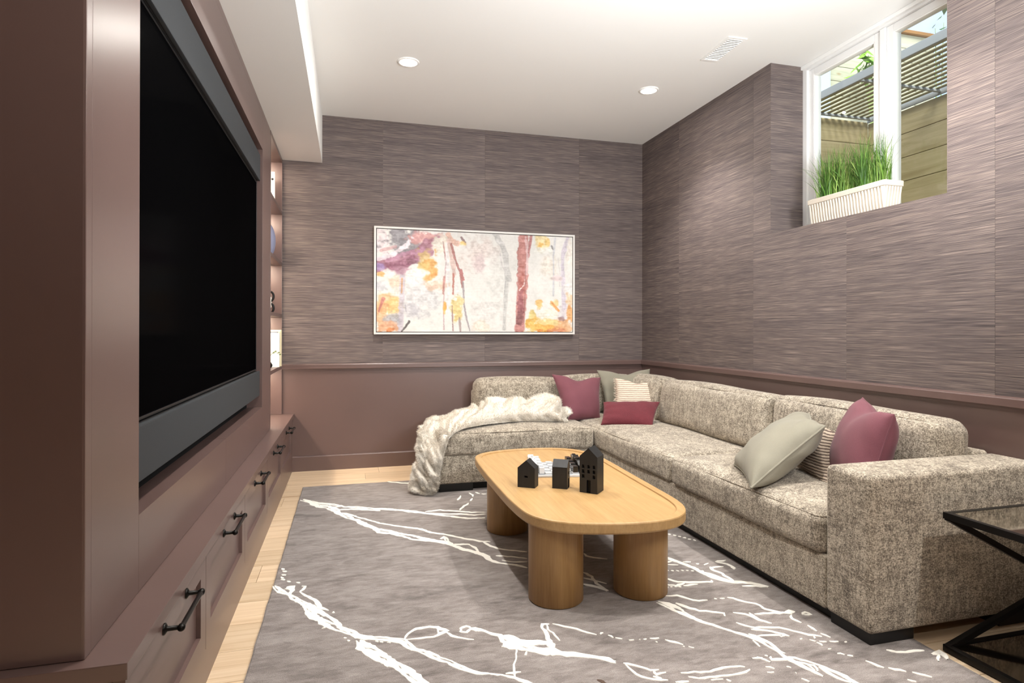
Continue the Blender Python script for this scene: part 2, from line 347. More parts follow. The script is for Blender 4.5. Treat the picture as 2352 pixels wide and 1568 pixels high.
# ------------------------------------------------------------------ window
wn = bpy.data.objects.new('window_1', None); C.objects.link(wn); wn.location = (NX, 2.59, NZ); wn['kind'] = 'structure'
def rect_frame(name, x0, x1, y0, y1, z0, z1, wd, mat, parent, inner_bev=0, wb_=None, label=None):
    mb = MB(); wb_ = wb_ or wd
    mb.box((x0, y0, z0), (x1, y0 + wd, z1), .003).box((x0, y1 - wd, z0), (x1, y1, z1), .003)
    mb.box((x0, y0 + wd, z1 - wd), (x1, y1 - wd, z1), .003).box((x0, y0 + wd, z0), (x1, y1 - wd, z0 + wb_), .003)
    return mb.build(name, mat, parent, label=label)
rect_frame('frame', NX - .001, NX + .09, NY0 + .002, NY1 - .002, NZ + .001, H - .001, .035, 'white_vinyl', wn, 0, .016)
box('head_casing', (NX - .016, NY0 + .002, H - .022), (NX - .001, NY1 - .002, H - .001), 'white_trim', wn, .002)
box('mullion', (NX + .006, 2.563, NZ + .017), (NX + .085, 2.598, H - .036), 'white_vinyl', wn, .004)
for y0, y1 in ((2.600, NY1 - .038), (NY0 + .038, 2.561)):
    sa = rect_frame('sash', NX + .016, NX + .07, y0, y1, NZ + .018, H - .037, .040, 'white_vinyl', wn, 0, .030)
    rect_frame('glazing_bead', NX + .018, NX + .05, y0 + .038, y1 - .038, NZ + .046, H - .075, .009, 'white_trim', sa)
    box('pane', (NX + .034, y0 + .044, NZ + .050), (NX + .038, y1 - .044, H - .08), 'glass', sa)

# ------------------------------------------------------------------ outside the window: a timber-lined window well
WX, WY, ZG = 3.87, 3.735, 2.70
struct('window_well_floor', MB().box((NX + .1, -.6, .9), (WX + .1, WY + .1, 1.0)), 'concrete')
def board_wall(name, label, cat, fixed, axis, a0, a1, z0, z1, bh, group=None, cap=False):
    t = thing(name, label, cat, ((fixed, (a0 + a1) / 2, z0) if axis == 'y' else ((a0 + a1) / 2, fixed, z0)), 0, group)
    z = z1; proto = {}
    while z > z0 + .01:
        zb = max(z - bh, z0)
        a, b = ((fixed, a0, zb + .002), (fixed + .04, a1, z - .002)) if axis == 'y' else ((a0, fixed, zb + .002), (a1, fixed + .04, z - .002))
        box('board', a, b, 'cedar', t, .004); z = zb
    return t
board_wall('retaining_wall', 'weathered timber board wall on the far side of the window well', 'retaining wall', WX, 'y', -.6, WY, 1.0, 2.684, .172)
board_wall('retaining_wall', 'short timber board wall closing the left end of the window well', 'retaining wall', WY, 'x', NX + .12, WX, 1.0, 2.698, .172)
g = thing('well_grate', 'grey metal slatted grate over the timber window well', 'grate', (3.5, 1.6, ZG))
box('frame_rail', (3.165, -.6, ZG), (3.18, WY + .02, ZG + .052), 'grate_grey', g, .002)
box('frame_rail', (WX - .012, -.6, ZG - .012), (WX - .001, WY - .001, ZG + .048), 'grate_grey', g, .002)
for yy in (WY - .03, 3.14, 2.5, 1.86, 1.2, .5): box('cross_bar', (3.18, yy - .009, ZG + .002), (WX - .012, yy + .009, ZG + .018), 'grate_grey', g, .002)
for k in range(11):
    xx = 3.18 + .030 + k * (WX - 3.21) / 11
    box('slat', (xx, -.6, ZG + .019), (xx + .033, WY, ZG + .026), 'slat_olive', g, .002)  # olive puts light bounced off the ground into the slat colour
struct('ground', MB().box((WX + .04, -4, 2.5), (14, 14, 2.6)).box((NX + .12, WY + .04, 2.5), (WX + .04, 14, 2.6)), 'concrete')
fe = thing('garden_fence', 'tall pale timber board fence with brown cap beyond the grate', 'fence', (5.6, 5.0, 2.6))
z = 4.225; k = 0
while z > 2.62:
    box('board', (3.2, 5.0, max(z - .148, 2.6) + .003), (6.06, 5.03, z - .003), 'pale_board', fe, .003); z -= .148
box('cap_rail', (3.2, 4.97, 4.228), (6.08, 5.06, 4.262), 'cap_brown', fe, .004)
dp = thing('downspout', 'pale blue downspout with clips standing before the fence', 'downspout', (4.50, 4.93, 2.6))
box('pipe', (4.42, 4.88, 2.6), (4.60, 4.965, 4.6), 'siding_blue', dp, .01)
for zz in (3.2, 3.45, 3.7, 3.95): MB().tube([(4.40, 4.9, zz), (4.40, 4.9, zz + .12)], .02, 8).build('clip', 'concrete', dp)
def leaf_cluster(name, label, base, tips, mat, ls, parts=0):
    t = thing(name, label, 'plant', base)
    for tp in tips:
        mid = (Vector(base) + Vector(tp)) / 2 + Vector((0, 0, .1)); MB().tube([base, mid, tp], [.012, .008, .003], 6).build('branch', 'stem_green', t)
        for j in range(9):
            c = Vector(tp).lerp(mid, random.uniform(0, .6)) + Vector((random.gauss(0, .05), random.gauss(0, .05), random.gauss(0, .05)))
            d = Vector((random.gauss(0, 1), random.gauss(0, 1), random.gauss(-.5, .6))).normalized(); s_ = d.orthogonal().normalized(); n_ = d.cross(s_)
            L_ = ls * random.uniform(.7, 1.2)
            pts = [c, c + d * L_ * .35 + s_ * L_ * .28 + n_ * .006, c + d * L_, c + d * L_ * .35 - s_ * L_ * .28 + n_ * .006, c + d * L_ * .5 - n_ * .004]
            MB().add(pts, [(0, 1, 4), (1, 2, 4), (2, 3, 4), (3, 0, 4)], True).build('leaf', mat, t)
    return t
leaf_cluster('leafy_shrub', 'bright yellow-green leafy shrub rising behind the grate', (4.85, 4.6, 2.6), [(4.98, 4.80, 3.83), (5.03, 4.82, 3.86), (4.90, 4.78, 3.72), (4.95, 4.80, 3.76)], 'leaf', .17)
leaf_cluster('tree_branch', 'dark leafy branch hanging into the sky at top right of window', (5.9, 4.3, 5.8), [(5.66, 4.50, 4.27), (5.76, 4.50, 4.34), (5.70, 4.5, 4.42), (5.55, 4.5, 4.36)], 'dark_leaf', .20)
leaf_cluster('distant_shrub', 'small dark shrub showing over the fence end against the sky', (7.2, 5.9, 2.6), [(7.17, 5.9, 4.93), (7.31, 5.9, 5.02), (7.1, 5.9, 4.84), (7.24, 5.95, 4.9)], 'dark_leaf', .10)

# ------------------------------------------------------------------ ceiling fittings
for k, (x, y) in enumerate(LAMPS):
    nm = ('recessed ceiling light nearer the bulkhead, left of the two in view', 'recessed ceiling light near the window wall, right of the two in view')
    lb = nm[k] if k < 2 else ('recessed ceiling light above the media cabinet side of the coffee table', 'recessed ceiling light above the window side of the coffee table', 'recessed ceiling light above the mirrored side table', 'recessed ceiling light behind the view, cabinet side', 'recessed ceiling light behind the view, window side')[k - 2]
    t = thing('ceiling_light', lb, 'ceiling light', (x, y, H), 0, 'recessed ceiling lights')
    MB().lathe([(.044, -.001), (.046, -.006), (.064, -.007), (.068, -.004), (.068, .0)], (x, y, H), 'z', 32).build('trim_ring', 'white_trim', t)
    MB().lathe([(.001, -.0055), (.044, -.0055), (.044, -.0035)], (x, y, H), 'z', 28, False).build('lens', 'lamp_glow', t)
vt = thing('ceiling_vent', 'white slatted air vent in the ceiling near the window', 'vent', (2.13, 3.08, H), math.radians(-2))
mb = MB(); mb.box((-.06, -.15, -.006), (.06, -.132, 0), .002).box((-.06, .132, -.006), (.06, .15, 0), .002).box((-.06, -.132, -.006), (-.044, .132, 0), .002).box((.044, -.132, -.006), (.06, .132, 0), .002)
mb.build('frame', 'white_trim', vt, local=True)
MB().box((-.044, -.132, -.0012), (.044, .132, 0)).build('backing', 'concrete', vt, local=True)
for k in range(14):
    yy = -.124 + k * .019
    MB().box((-.044, yy - .0055, -.006), (.044, yy + .0055, -.0015), 0, Matrix.Rotation(.35, 3, 'X')).build('slat', 'white_trim', vt, local=True)

# ------------------------------------------------------------------ media wall: low drawer cabinet
mc = thing('media_cabinet', 'long low mauve drawer cabinet running under the television', 'cabinet', (-.70, 3.07, 0))
MB().box((XL + .02, 1.308, 0), (-.424, YB, .1155)).build('plinth', 'paint', mc)
MB().box((XL + .02, 1.308, .1155), (-.440, YB, .4095)).build('carcass', 'paint', mc)
MB().box((XL + .02, 1.3027, .4097), (-.4119, YB, .4427), .0018).build('top_slab', 'paint', mc)
SE = [1.310, 1.982, 2.674, 3.365, 4.058, 4.75, YB - .001]
def drawer_front(y0, y1, z0=.1185, z1=.4065, xf=-.418, xb=-.440, rl=.062, rt=.05, rb=.066):
    mb = MB()
    a, b, c, d = y0 + rl, y1 - rl, z0 + rb, z1 - rt; xr = xf - .0125
    O_ = [(xf, y0, z0), (xf, y1, z0), (xf, y1, z1), (xf, y0, z1)]; I = [(xf, a, c), (xf, b, c), (xf, b, d), (xf, a, d)]; R_ = [(xr, q[1], q[2]) for q in I]; B_ = [(xb, q[1], q[2]) for q in O_]
    vs = O_ + I + R_ + B_; fs = []
    for i in range(4):
        j = (i + 1) % 4; fs += [(i, j, 4 + j, 4 + i), (4 + i, 4 + j, 8 + j, 8 + i), (j, i, 12 + i, 12 + j)]
    fs += [(8, 9, 10, 11), (15, 14, 13, 12)]
    return mb.add(vs, fs)
for k in range(5):
    y0, y1 = SE[k] + .0017, SE[k + 1] - .0017
    d = drawer_front(y0, y1).build('drawer', 'paint', mc); fix_normals(d)
    cy = (y0 + y1) / 2 + .012; zc = .384; xf = -.418; xb = xf + .037
    hb = MB().tube([(xb, cy - .098, zc), (xb, cy - .09, zc), (xb, cy + .09, zc), (xb, cy + .098, zc)], [.0062] * 4, 12)
    for e in (-1, 1):
        hb.lathe([(.0015, -.0105), (.006, -.009), (.0088, -.004), (.0088, .004), (.006, .009), (.0015, .0105)], (xb, cy + e * .098, zc), 'y', 14)
        hb.lathe([(.0135, 0), (.0135, .003), (.010, .0055), (.0058, .008), (.0052, .034)], (xf, cy + e * .098, zc), 'x', 16)
    hb.build('handle', 'bronze', d, label='dark bronze bar pull')
MB().box((XL + .02, SE[5] + .0015, .1185), (-.424, YB - .001, .4065)).build('filler_panel', 'paint', mc)

# television surround: boxed-out panel wall with a recess
FX = -.496; OY0, OY1, OZ0, OZ1 = 1.643, 3.758, .632, 2.140; ST = 2.3395
ts = thing('television_surround', 'boxed-out mauve panel wall framing the television recess', 'wall unit', (-.75, 2.73, .4427))
box('end_panel', (XL + .02, 1.333, .4440), (-.4985, 1.3645, 2.3800), 'paint', ts, .0015)
box('corner_bead', (-.5200, 1.3335, .4438), (-.4950, 1.3640, 2.3800), 'paint', ts, .003)
box('face_panel', (-.58, 1.3655, .4440), (FX, OY0, ST), 'paint', ts, .0012)
box('face_panel', (-.58, OY1, .4440), (FX, 4.112, ST), 'paint', ts, .0012)
box('face_panel', (-.58, OY0, .4440), (FX, 2.7035, OZ0), 'paint', ts, .0008)
box('face_panel', (-.58, 2.7045, .4440), (FX, OY1, OZ0), 'paint', ts, .0008)
box('face_panel', (-.58, OY0, OZ1), (FX, OY1, ST), 'paint', ts, .0012)
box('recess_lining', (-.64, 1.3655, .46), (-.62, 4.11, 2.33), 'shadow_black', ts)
mb = MB().box((-.62, OY0 - .006, OZ0 - .004), (-.581, OY0 - .001, OZ1 + .004)).box((-.62, OY1 + .001, OZ0 - .004), (-.581, OY1 + .006, OZ1 + .004)).box((-.62, OY0, OZ0 - .006), (-.581, OY1, OZ0 - .001)).box((-.62, OY0, OZ1 + .001), (-.581, OY1, OZ1 + .006))
mb.build('recess_edge', 'shadow_black', ts)
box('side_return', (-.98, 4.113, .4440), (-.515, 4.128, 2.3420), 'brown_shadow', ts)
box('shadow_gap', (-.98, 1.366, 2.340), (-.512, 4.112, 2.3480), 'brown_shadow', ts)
box('crown_filler', (-.98, 1.366, 2.3485), (-.4995, 4.128, 2.3800), 'paint', ts)
tv = thing('television', 'very large black flat television recessed in the mauve wall', 'television', (-.56, 2.7, .86))
box('screen', (-.545, 1.66, .858), (-.528, 3.745, 1.944), 'tv_screen', tv)
rect_frame('bezel', -.560, -.5262, 1.652, 3.752, .8475, 1.950, .009, 'tv_bezel', tv)
box('wall_mount', (-.619, 2.3, 1.1), (-.561, 3.1, 1.7), 'tv_bezel', tv)
for nm, lb, z0, z1 in (('soundbar', 'wide charcoal cloth soundbar directly under the television', .700, .8440), ('speaker_bar', 'wide charcoal cloth speaker bar directly above the television', 1.9530, 2.1080)):
    t = thing(nm, lb, 'speaker', (-.53, 2.7, z0))
    box('body', (-.619, 1.655, z0), (-.5245, 3.752, z1), 'tv_bezel', t, .003)
    box('grille_cloth', (-.5243, 1.653, z0 + .001), (-.5085, 3.7535, z1 - .001), 'speaker', t, .004)

# open bookcase at the far end
bc = thing('bookcase', 'narrow open mauve bookcase with lit shelves beside back wall', 'bookcase', (-.74, 4.5, .4427))
BX0, BX1, BY0, BY1 = -.96, -.4985, 4.142, 4.838
box('side_panel', (BX0, BY0, .4440), (BX1, BY0 + .022, 2.3800), 'paint', bc, .001); box('side_panel', (BX0, BY1 - .010, .4440), (BX1, BY1, 2.3800), 'paint', bc, .001)
box('back_panel', (BX0 - .012, BY0, .4440), (BX0, BY1, 2.3800), 'paint', bc)
box('head', (BX0, BY0 + .022, 2.352), (BX1, BY1 - .010, 2.380), 'paint', bc, .001)
SH = [1.957, 1.568, 1.178, .790]
for z in SH:
    s_ = box('shelf', (BX0, BY0 + .023, z), (BX1, BY1 - .011, z + .026), 'paint', bc, .0012)
for z in [2.352] + SH:
    box('led_strip', (-.665, BY0 + .03, z - .006), (-.645, BY1 - .016, z - .0005), 'led_glow', bc, label='glowing light strip under the shelf')
t = thing('white_plaque', 'white upright plaque with dark peg on the top lit shelf', 'ornament', (-.58, 4.70, SH[0] + .026))
box('plate', (-.66, 4.69, SH[0] + .0262), (-.535, 4.71, SH[0] + .29), 'ceramic_white', t, .004); box('foot', (-.63, 4.66, SH[0] + .0262), (-.565, 4.74, SH[0] + .036), 'ceramic_white', t, .002)
MB().lathe([(.002, 0), (.009, .001), (.009, .012), (.006, .016), (.002, .018)], (-.552, 4.689, SH[0] + .235), 'y', 12).build('peg', 'black_metal', t)
t = thing('round_vase', 'blue-grey speckled disc vase on the second lit shelf', 'vase', (-.575, 4.62, SH[1] + .026))
prof = [(.03, 0), (.034, .004)] + [(.125 * math.cos(a), .136 + .125 * math.sin(a)) for a in np.linspace(-1.25, 1.3, 22)] + [(.022, .268), (.024, .280), (.018, .281), (.014, .262)]
mb = MB().lathe(prof, (0, 0, 0), 'z', 30); mb.v = [(x * .42, y, z) for x, y, z in mb.v]; mb.build('body', 'ceramic_blue', t, local=True)
MB().box((-.05, -.09, 0.0), (-.035, .09, .2), .003).build('white_stand', 'ceramic_white', t, local=True)
t = thing('chain_ornament', 'black and white linked chain ornament on the third lit shelf', 'ornament', (-.565, 4.70, SH[2] + .026))
for k in range(3):
    a = [(math.cos(q) * .022, math.sin(q) * .034) for q in np.linspace(0, 2 * math.pi, 20, endpoint=False)]
    c = .040 + k * .043
    pts = [((x if k % 2 == 0 else 0), (0 if k % 2 == 0 else x), c + z) for x, z in a]
    MB().tube(pts, .008, 8, True).build('link', 'black_metal' if k != 1 else 'ceramic_white', t, local=True)
bk = [('thin white paper-covered book, nearest on the fourth lit shelf', 4.585, .018, .245, .165, 'book_white'), ('grey book with dark spine, second on the fourth lit shelf', 4.608, .026, .256, .150, 'book_grey'), ('cream book, third on the fourth lit shelf', 4.640, .030, .262, .162, 'book_cream'), ('pale cream book, last on the fourth lit shelf by wall', 4.676, .034, .268, .168, 'book_cream')]
for lb, y, th, h_, dp_, mt in bk:
    t = thing('book', lb, 'book', (-.57, y, SH[3] + .026), 0, 'books on the lit bookcase shelf')
    z0 = SH[3] + .0262; xf = -.655 + dp_
    box('cover', (-.655, y, z0), (xf, y + .003, z0 + h_), mt, t, .0008); box('cover', (-.655, y + th - .003, z0), (xf, y + th, z0 + h_), mt, t, .0008)
    box('spine', (xf - .003, y + .003, z0), (xf, y + th - .003, z0 + h_), mt if 'dark' not in lb else 'tv_bezel', t); box('page_block', (-.652, y + .003, z0 + .004), (xf - .006, y + th - .003, z0 + h_ - .004), 'book_white', t)
t = thing('bud_vase', 'small dark bud vase with a green sprig before the books', 'vase', (-.548, 4.50, SH[3] + .026))
MB().lathe([(.012, 0), (.02, .01), (.022, .022), (.014, .036), (.008, .045), (.010, .052), (.006, .05)], (0, 0, 0), 'z', 18).build('body', 'black_metal', t, local=True)
MB().tube([(0, 0, .045), (.008, .01, .09), (.03, .02, .115), (.055, .03, .10)], .0018, 6).build('sprig', 'stem_green', t, local=True)
for q in ((.03, .02, .115), (.05, .028, .105), (.058, .03, .092), (.018, .012, .105)):
    MB().add([(q[0], q[1], q[2]), (q[0] + .01, q[1] - .004, q[2] + .008), (q[0] + .02, q[1], q[2] + .002), (q[0] + .01, q[1] + .004, q[2] - .004)], [(0, 1, 2, 3)]).build('leaf', 'stem_green', t, local=True)

# ------------------------------------------------------------------ painting on the back wall
def vnoise(w, h, cells, seed):
    r = np.random.default_rng(seed); cx, cy = cells; gk = r.random((cy + 2, cx + 2))
    X = np.linspace(0, cx, w); Y = np.linspace(0, cy, h); xi = X.astype(int); yi = Y.astype(int); fx = X - xi; fy = Y - yi
    fx = fx * fx * (3 - 2 * fx); fy = fy * fy * (3 - 2 * fy)
    a = gk[np.ix_(yi, xi)]; b = gk[np.ix_(yi, xi + 1)]; c = gk[np.ix_(yi + 1, xi)]; d = gk[np.ix_(yi + 1, xi + 1)]
    return (a * (1 - fx) + b * fx) * (1 - fy[:, None]) + (c * (1 - fx) + d * fx) * fy[:, None]
def paint_canvas(W, Hh):
    """an abstract of pale birch-like trunks, ochre foliage and a plum sky; returns Hh x W x 3 sRGB (row 0 = top)"""
    U, V = np.meshgrid(np.linspace(0, 1, W), np.linspace(0, 1, Hh))
    n1 = (vnoise(W, Hh, (22, 12), 1) - .5); n2 = (vnoise(W, Hh, (60, 34), 2) - .5); n3 = (vnoise(W, Hh, (140, 80), 3) - .5); n4 = vnoise(W, Hh, (9, 6), 4) - .5; n5 = (vnoise(W, Hh, (26, 120), 5) - .5)
    I = np.empty((Hh, W, 3)); I[:] = (236, 233, 227)
    I += (n4 * 9 + n1 * 8)[..., None] * np.array([1, .95, .9])
    def blend(a, col):
        nonlocal I
        a = np.clip(a, 0, 1)[..., None]; jit = (n2 * 26 + n3 * 18 + n5 * 14)[..., None]
        I = I * (1 - a) + (np.array(col, float) + jit) * a
    def blob(u, v, ru, rv, col, s=.85, hard=3.0, rot=0.):
        du, dv = (U - u) * 1.97, (V - v); c, s_ = math.cos(rot), math.sin(rot); x, y = du * c + dv * s_, -du * s_ + dv * c
        d = np.sqrt((x / (ru * 1.97)) ** 2 + (y / rv) ** 2) + n1 * .75 + n2 * .55 + n3 * .22
        blend(s * np.clip((1 - d) * hard, 0, 1), col)
    def stroke(pts, wd, col, s=.9, wob=.5):
        P = np.array(pts, float); best = np.full(U.shape, 9.)
        for (a, b) in zip(P[:-1], P[1:]):
            ax, ay = a[0] * 1.97, a[1]; bx, by = b[0] * 1.97, b[1]; L2 = (bx - ax) ** 2 + (by - ay) ** 2 + 1e-9
            tt = np.clip(((U * 1.97 - ax) * (bx - ax) + (V - ay) * (by - ay)) / L2, 0, 1)
            best = np.minimum(best, np.hypot(U * 1.97 - ax - tt * (bx - ax), V - ay - tt * (by - ay)))
        r = wd * .985 * (1 + (n1 + n2) * wob); blend(s * np.clip((r - best + n3 * .008) / (wd * .16 + .003), 0, 1), col)
    blob(.20, .66, .11, .2, (222, 219, 219), .8, 2); blob(.49, .2, .11, .2, (236, 220, 213), .8, 1.6); blob(.51, .31, .05, .12, (230, 208, 208), .7, 1.6); blob(.60, .5, .08, .4, (230, 228, 222), .5, 1)
    blob(.86, .32, .06, .16, (238, 226, 212), .7, 1.5); blob(.54, .78, .09, .2, (233, 227, 222), .6, 1.2)
    blob(.03, .12, .05, .16, (240, 224, 226)); blob(.12, .10, .105, .16, (156, 151, 155), .95); blob(.24, .07, .09, .07, (226, 168, 164), .9); blob(.29, .12, .04, .07, (212, 142, 142), .7)
    stroke([(0, .36), (.10, .335), (.17, .25), (.24, .17), (.30, .10)], .075, (172, 118, 134)); stroke([(.02, .37), (.10, .36), (.17, .29)], .05, (152, 98, 118), .85)
    stroke([(.05, .30), (.13, .235), (.22, .19)], .03, (188, 138, 160), .8); stroke([(0, .3), (.07, .255), (.13, .17), (.17, .08)], .022, (238, 224, 230), .9, .9); stroke([(.02, .21), (.09, .17)], .016, (206, 160, 160), .7)
    blob(.02, .38, .03, .05, (170, 146, 196), .85); blob(.12, .40, .06, .05, (186, 140, 156), .8); blob(.05, .42, .05, .05, (246, 240, 234), .9); blob(.17, .305, .05, .03, (140, 96, 108), .7)
    blob(.31, .14, .05, .1, (246, 240, 224), .9); blob(.235, .26, .05, .09, (226, 196, 134)); blob(.26, .33, .045, .13, (240, 182, 108), .95); blob(.255, .46, .035, .06, (238, 172, 98)); blob(.22, .36, .03, .05, (228, 194, 120), .8); blob(.285, .53, .06, .06, (240, 208, 184), .85)
    blob(.19, .42, .06, .05, (248, 246, 238), .95); blob(.17, .50, .05, .06, (242, 240, 238), .9); blob(.02, .435, .025, .035, (240, 188, 116)); blob(.03, .56, .04, .06, (206, 206, 212), .7)
    blob(.09, .52, .05, .08, (243, 216, 190), .8); blob(.05, .68, .05, .1, (242, 196, 142), .8); blob(.09, .60, .045, .05, (244, 240, 230), .9); blob(.07, .76, .055, .09, (246, 204, 136), .9); blob(.02, .86, .04, .18, (240, 186, 138), .85); blob(.08, .88, .05, .07, (182, 180, 184), .85); blob(.04, .96, .06, .06, (234, 178, 140), .9); blob(.06, .985, .02, .03, (226, 140, 84), .8); stroke([(.01, .8), (.03, .68)], .02, (196, 120, 112), .8)
    stroke([(.122, .46), (.12, .6), (.115, .8), (.11, .99)], .03, (208, 198, 206), .85); stroke([(.12, .48), (.118, .62)], .010, (206, 150, 104), .7); stroke([(.135, .74), (.14, .8)], .008, (150, 140, 150), .6); blob(.16, .80, .05, .1, (206, 202, 208), .6, 1.5)
    stroke([(.155, .90), (.135, .96), (.12, .995)], .012, (92, 84, 82), .9)
    stroke([(.345, .03), (.36, .09), (.385, .11)], .03, (226, 178, 158), .8); stroke([(.32, .10), (.333, .28)], .009, (176, 128, 122)); stroke([(.335, .3), (.328, .5), (.322, .75), (.325, .98)], .008, (196, 164, 166), .8); stroke([(.325, .45), (.32, .62)], .012, (190, 130, 118), .8)
    stroke([(.345, .08), (.365, .25), (.375, .42)], .026, (222, 190, 180), .8); stroke([(.36, .12), (.385, .3), (.405, .40), (.418, .55)], .013, (170, 112, 106), .85); stroke([(.372, .42), (.37, .62)], .012, (182, 112, 98), .9); stroke([(.41, .38), (.42, .47)], .018, (186, 116, 112), .9); stroke([(.42, .5), (.425, .72), (.437, .86), (.455, .99)], .010, (164, 152, 154), .85)
    stroke([(.335, .12), (.345, .4), (.34, .8)], .018, (238, 230, 230), .7); stroke([(.39, .5), (.395, .75)], .014, (240, 234, 232), .8); stroke([(.41, .05), (.43, .1)], .012, (120, 84, 84), .7); blob(.415, .11, .028, .035, (244, 208, 128), .9)
    blob(.39, .78, .034, .13, (238, 214, 148), .95); blob(.405, .70, .028, .06, (240, 220, 162), .9); blob(.328, .76, .010, .055, (242, 182, 92), .95); stroke([(.365, .74), (.37, .99)], .008, (154, 116, 112), .8); stroke([(.402, .86), (.407, .99)], .012, (172, 150, 146), .8)
    stroke([(.585, .0), (.62, .12), (.64, .22), (.645, .34), (.655, .46)], .034, (204, 201, 198), .85); stroke([(.61, .2), (.62, .32), (.645, .4)], .012, (214, 208, 206), .8); stroke([(.648, .38), (.642, .6), (.635, .8), (.632, .97)], .026, (208, 206, 202), .85); stroke([(.64, .48), (.632, .62)], .006, (160, 158, 158), .7)
    stroke([(.735, .0), (.725, .25), (.728, .5), (.722, .75), (.712, 1.0)], .058, (196, 132, 124), .95, .35); stroke([(.775, .0), (.765, .12), (.757, .22)], .018, (188, 124, 122), .9); stroke([(.745, .02), (.755, .22), (.748, .4)], .016, (230, 196, 196), .8); blob(.725, .5, .022, .16, (188, 110, 98), .7, 2); blob(.718, .72, .022, .14, (170, 104, 108), .85); blob(.715, .86, .02, .09, (134, 84, 84), .8); stroke([(.712, .57), (.735, .52), (.742, .46)], .006, (242, 230, 224), .9); stroke([(.705, .1), (.702, .4)], .005, (150, 104, 96), .7); stroke([(.745, .3), (.742, .6), (.735, .9)], .005, (140, 96, 92), .6)
    blob(.835, .07, .04, .09, (248, 226, 172), .9); blob(.825, .09, .018, .035, (244, 196, 112), .9); blob(.865, .06, .015, .05, (246, 208, 130), .8); blob(.85, .15, .06, .04, (246, 244, 236), .8); stroke([(.905, .02), (.895, .2), (.897, .45), (.895, .62)], .012, (208, 208, 212), .85); stroke([(.92, .22), (.932, .4), (.93, .52)], .006, (204, 196, 196), .7); stroke([(.885, .1), (.892, .13)], .010, (120, 116, 116), .7)
    stroke([(.975, .0), (.96, .1), (.945, .22), (.95, .5), (.955, .75)], .024, (212, 202, 214), .85); blob(.92, .44, .03, .04, (228, 206, 206), .8); blob(.975, .55, .03, .09, (246, 240, 238), .8); blob(.985, .18, .02, .15, (246, 236, 226), .8); blob(.96, .8, .05, .2, (220, 206, 214), .6, 1.6); blob(.985, .66, .03, .1, (246, 212, 176), .9)
    blob(.78, .84, .02, .09, (230, 204, 132), .95); blob(.82, .73, .026, .06, (240, 192, 116), .9, 3, .6); blob(.90, .71, .03, .05, (246, 214, 150), .85); stroke([(.885, .69), (.925, .78)], .014, (238, 164, 96), .9); blob(.83, .96, .09, .10, (242, 190, 96), .95); blob(.89, .94, .08, .08, (240, 178, 88), .9); blob(.96, .93, .06, .1, (244, 190, 142), .9); blob(.985, .8, .03, .12, (246, 178, 110), .85); blob(.87, .81, .055, .075, (248, 242, 226), .97); blob(.86, .90, .06, .04, (248, 224, 160), .9); blob(.945, .86, .025, .03, (170, 140, 144), .7); blob(.91, .985, .05, .03, (222, 140, 104), .7); blob(.82, .99, .03, .03, (236, 150, 76), .8)
    blob(.52, .94, .05, .06, (242, 230, 214), .85); stroke([(.77, .88), (.79, .86)], .004, (130, 120, 116), .6)
    n6 = vnoise(W, Hh, (40, 10), 8) - .5
    I += (n2 * 7 + n3 * 9 + n5 * 6 + n6 * 5)[..., None]
    return np.clip(I, 0, 255)
AX0, AX1, AZ0, AZ1, AY = .1815, 1.8645, 1.0505, 1.904, 4.808
ar = thing('framed_painting', 'wide abstract painting of pale trunks in slim white frame on back wall', 'painting', ((AX0 + AX1) / 2, YB, AZ0))
fw = .0155
mb = MB().box((AX0, AY, AZ0), (AX0 + fw, YB - .003, AZ1), .0012).box((AX1 - fw, AY, AZ0), (AX1, YB - .003, AZ1), .0012).box((AX0 + fw, AY, AZ1 - fw), (AX1 - fw, YB - .003, AZ1), .0012).box((AX0 + fw, AY, AZ0), (AX1 - fw, YB - .003, AZ0 + fw), .0012)
mb.build('frame', 'frame_white', ar, label='slim white floater frame')
box('frame_back', (AX0 + fw, AY + .022, AZ0 + fw), (AX1 - fw, YB - .004, AZ1 - fw), 'frame_dark', ar)
gw, gh = 440, 220; g0 = fw + .0055
X = np.linspace(AX0 + g0, AX1 - g0, gw); Z = np.linspace(AZ1 - g0, AZ0 + g0, gh); XX, ZZ = np.meshgrid(X, Z)
vs = np.stack([XX, np.full_like(XX, AY + .004), ZZ], -1).reshape(-1, 3)
ii = np.arange(gw * gh).reshape(gh, gw); fs = np.stack([ii[:-1, :-1], ii[1:, :-1], ii[1:, 1:], ii[:-1, 1:]], -1).reshape(-1, 4)
mb = MB(); mb.v = [tuple(v) for v in vs]; mb.f = [list(f) for f in fs]
cv = mb.build('canvas', 'canvas', ar, label='painted canvas of trunks and ochre foliage')
img = paint_canvas(gw, gh) / 255.0 * .89; img = np.where(img <= .04045, img / 12.92, ((img + .055) / 1.055) ** 2.4)
col = cv.data.color_attributes.new('paint', 'FLOAT_COLOR', 'POINT'); buf = np.ones((gw * gh, 4), np.float32); buf[:, :3] = img.reshape(-1, 3); col.data.foreach_set('color', buf.ravel())
box('canvas_edge', (AX0 + g0, AY + .0045, AZ0 + g0), (AX1 - g0, AY + .0215, AZ1 - g0), 'frame_white', ar)

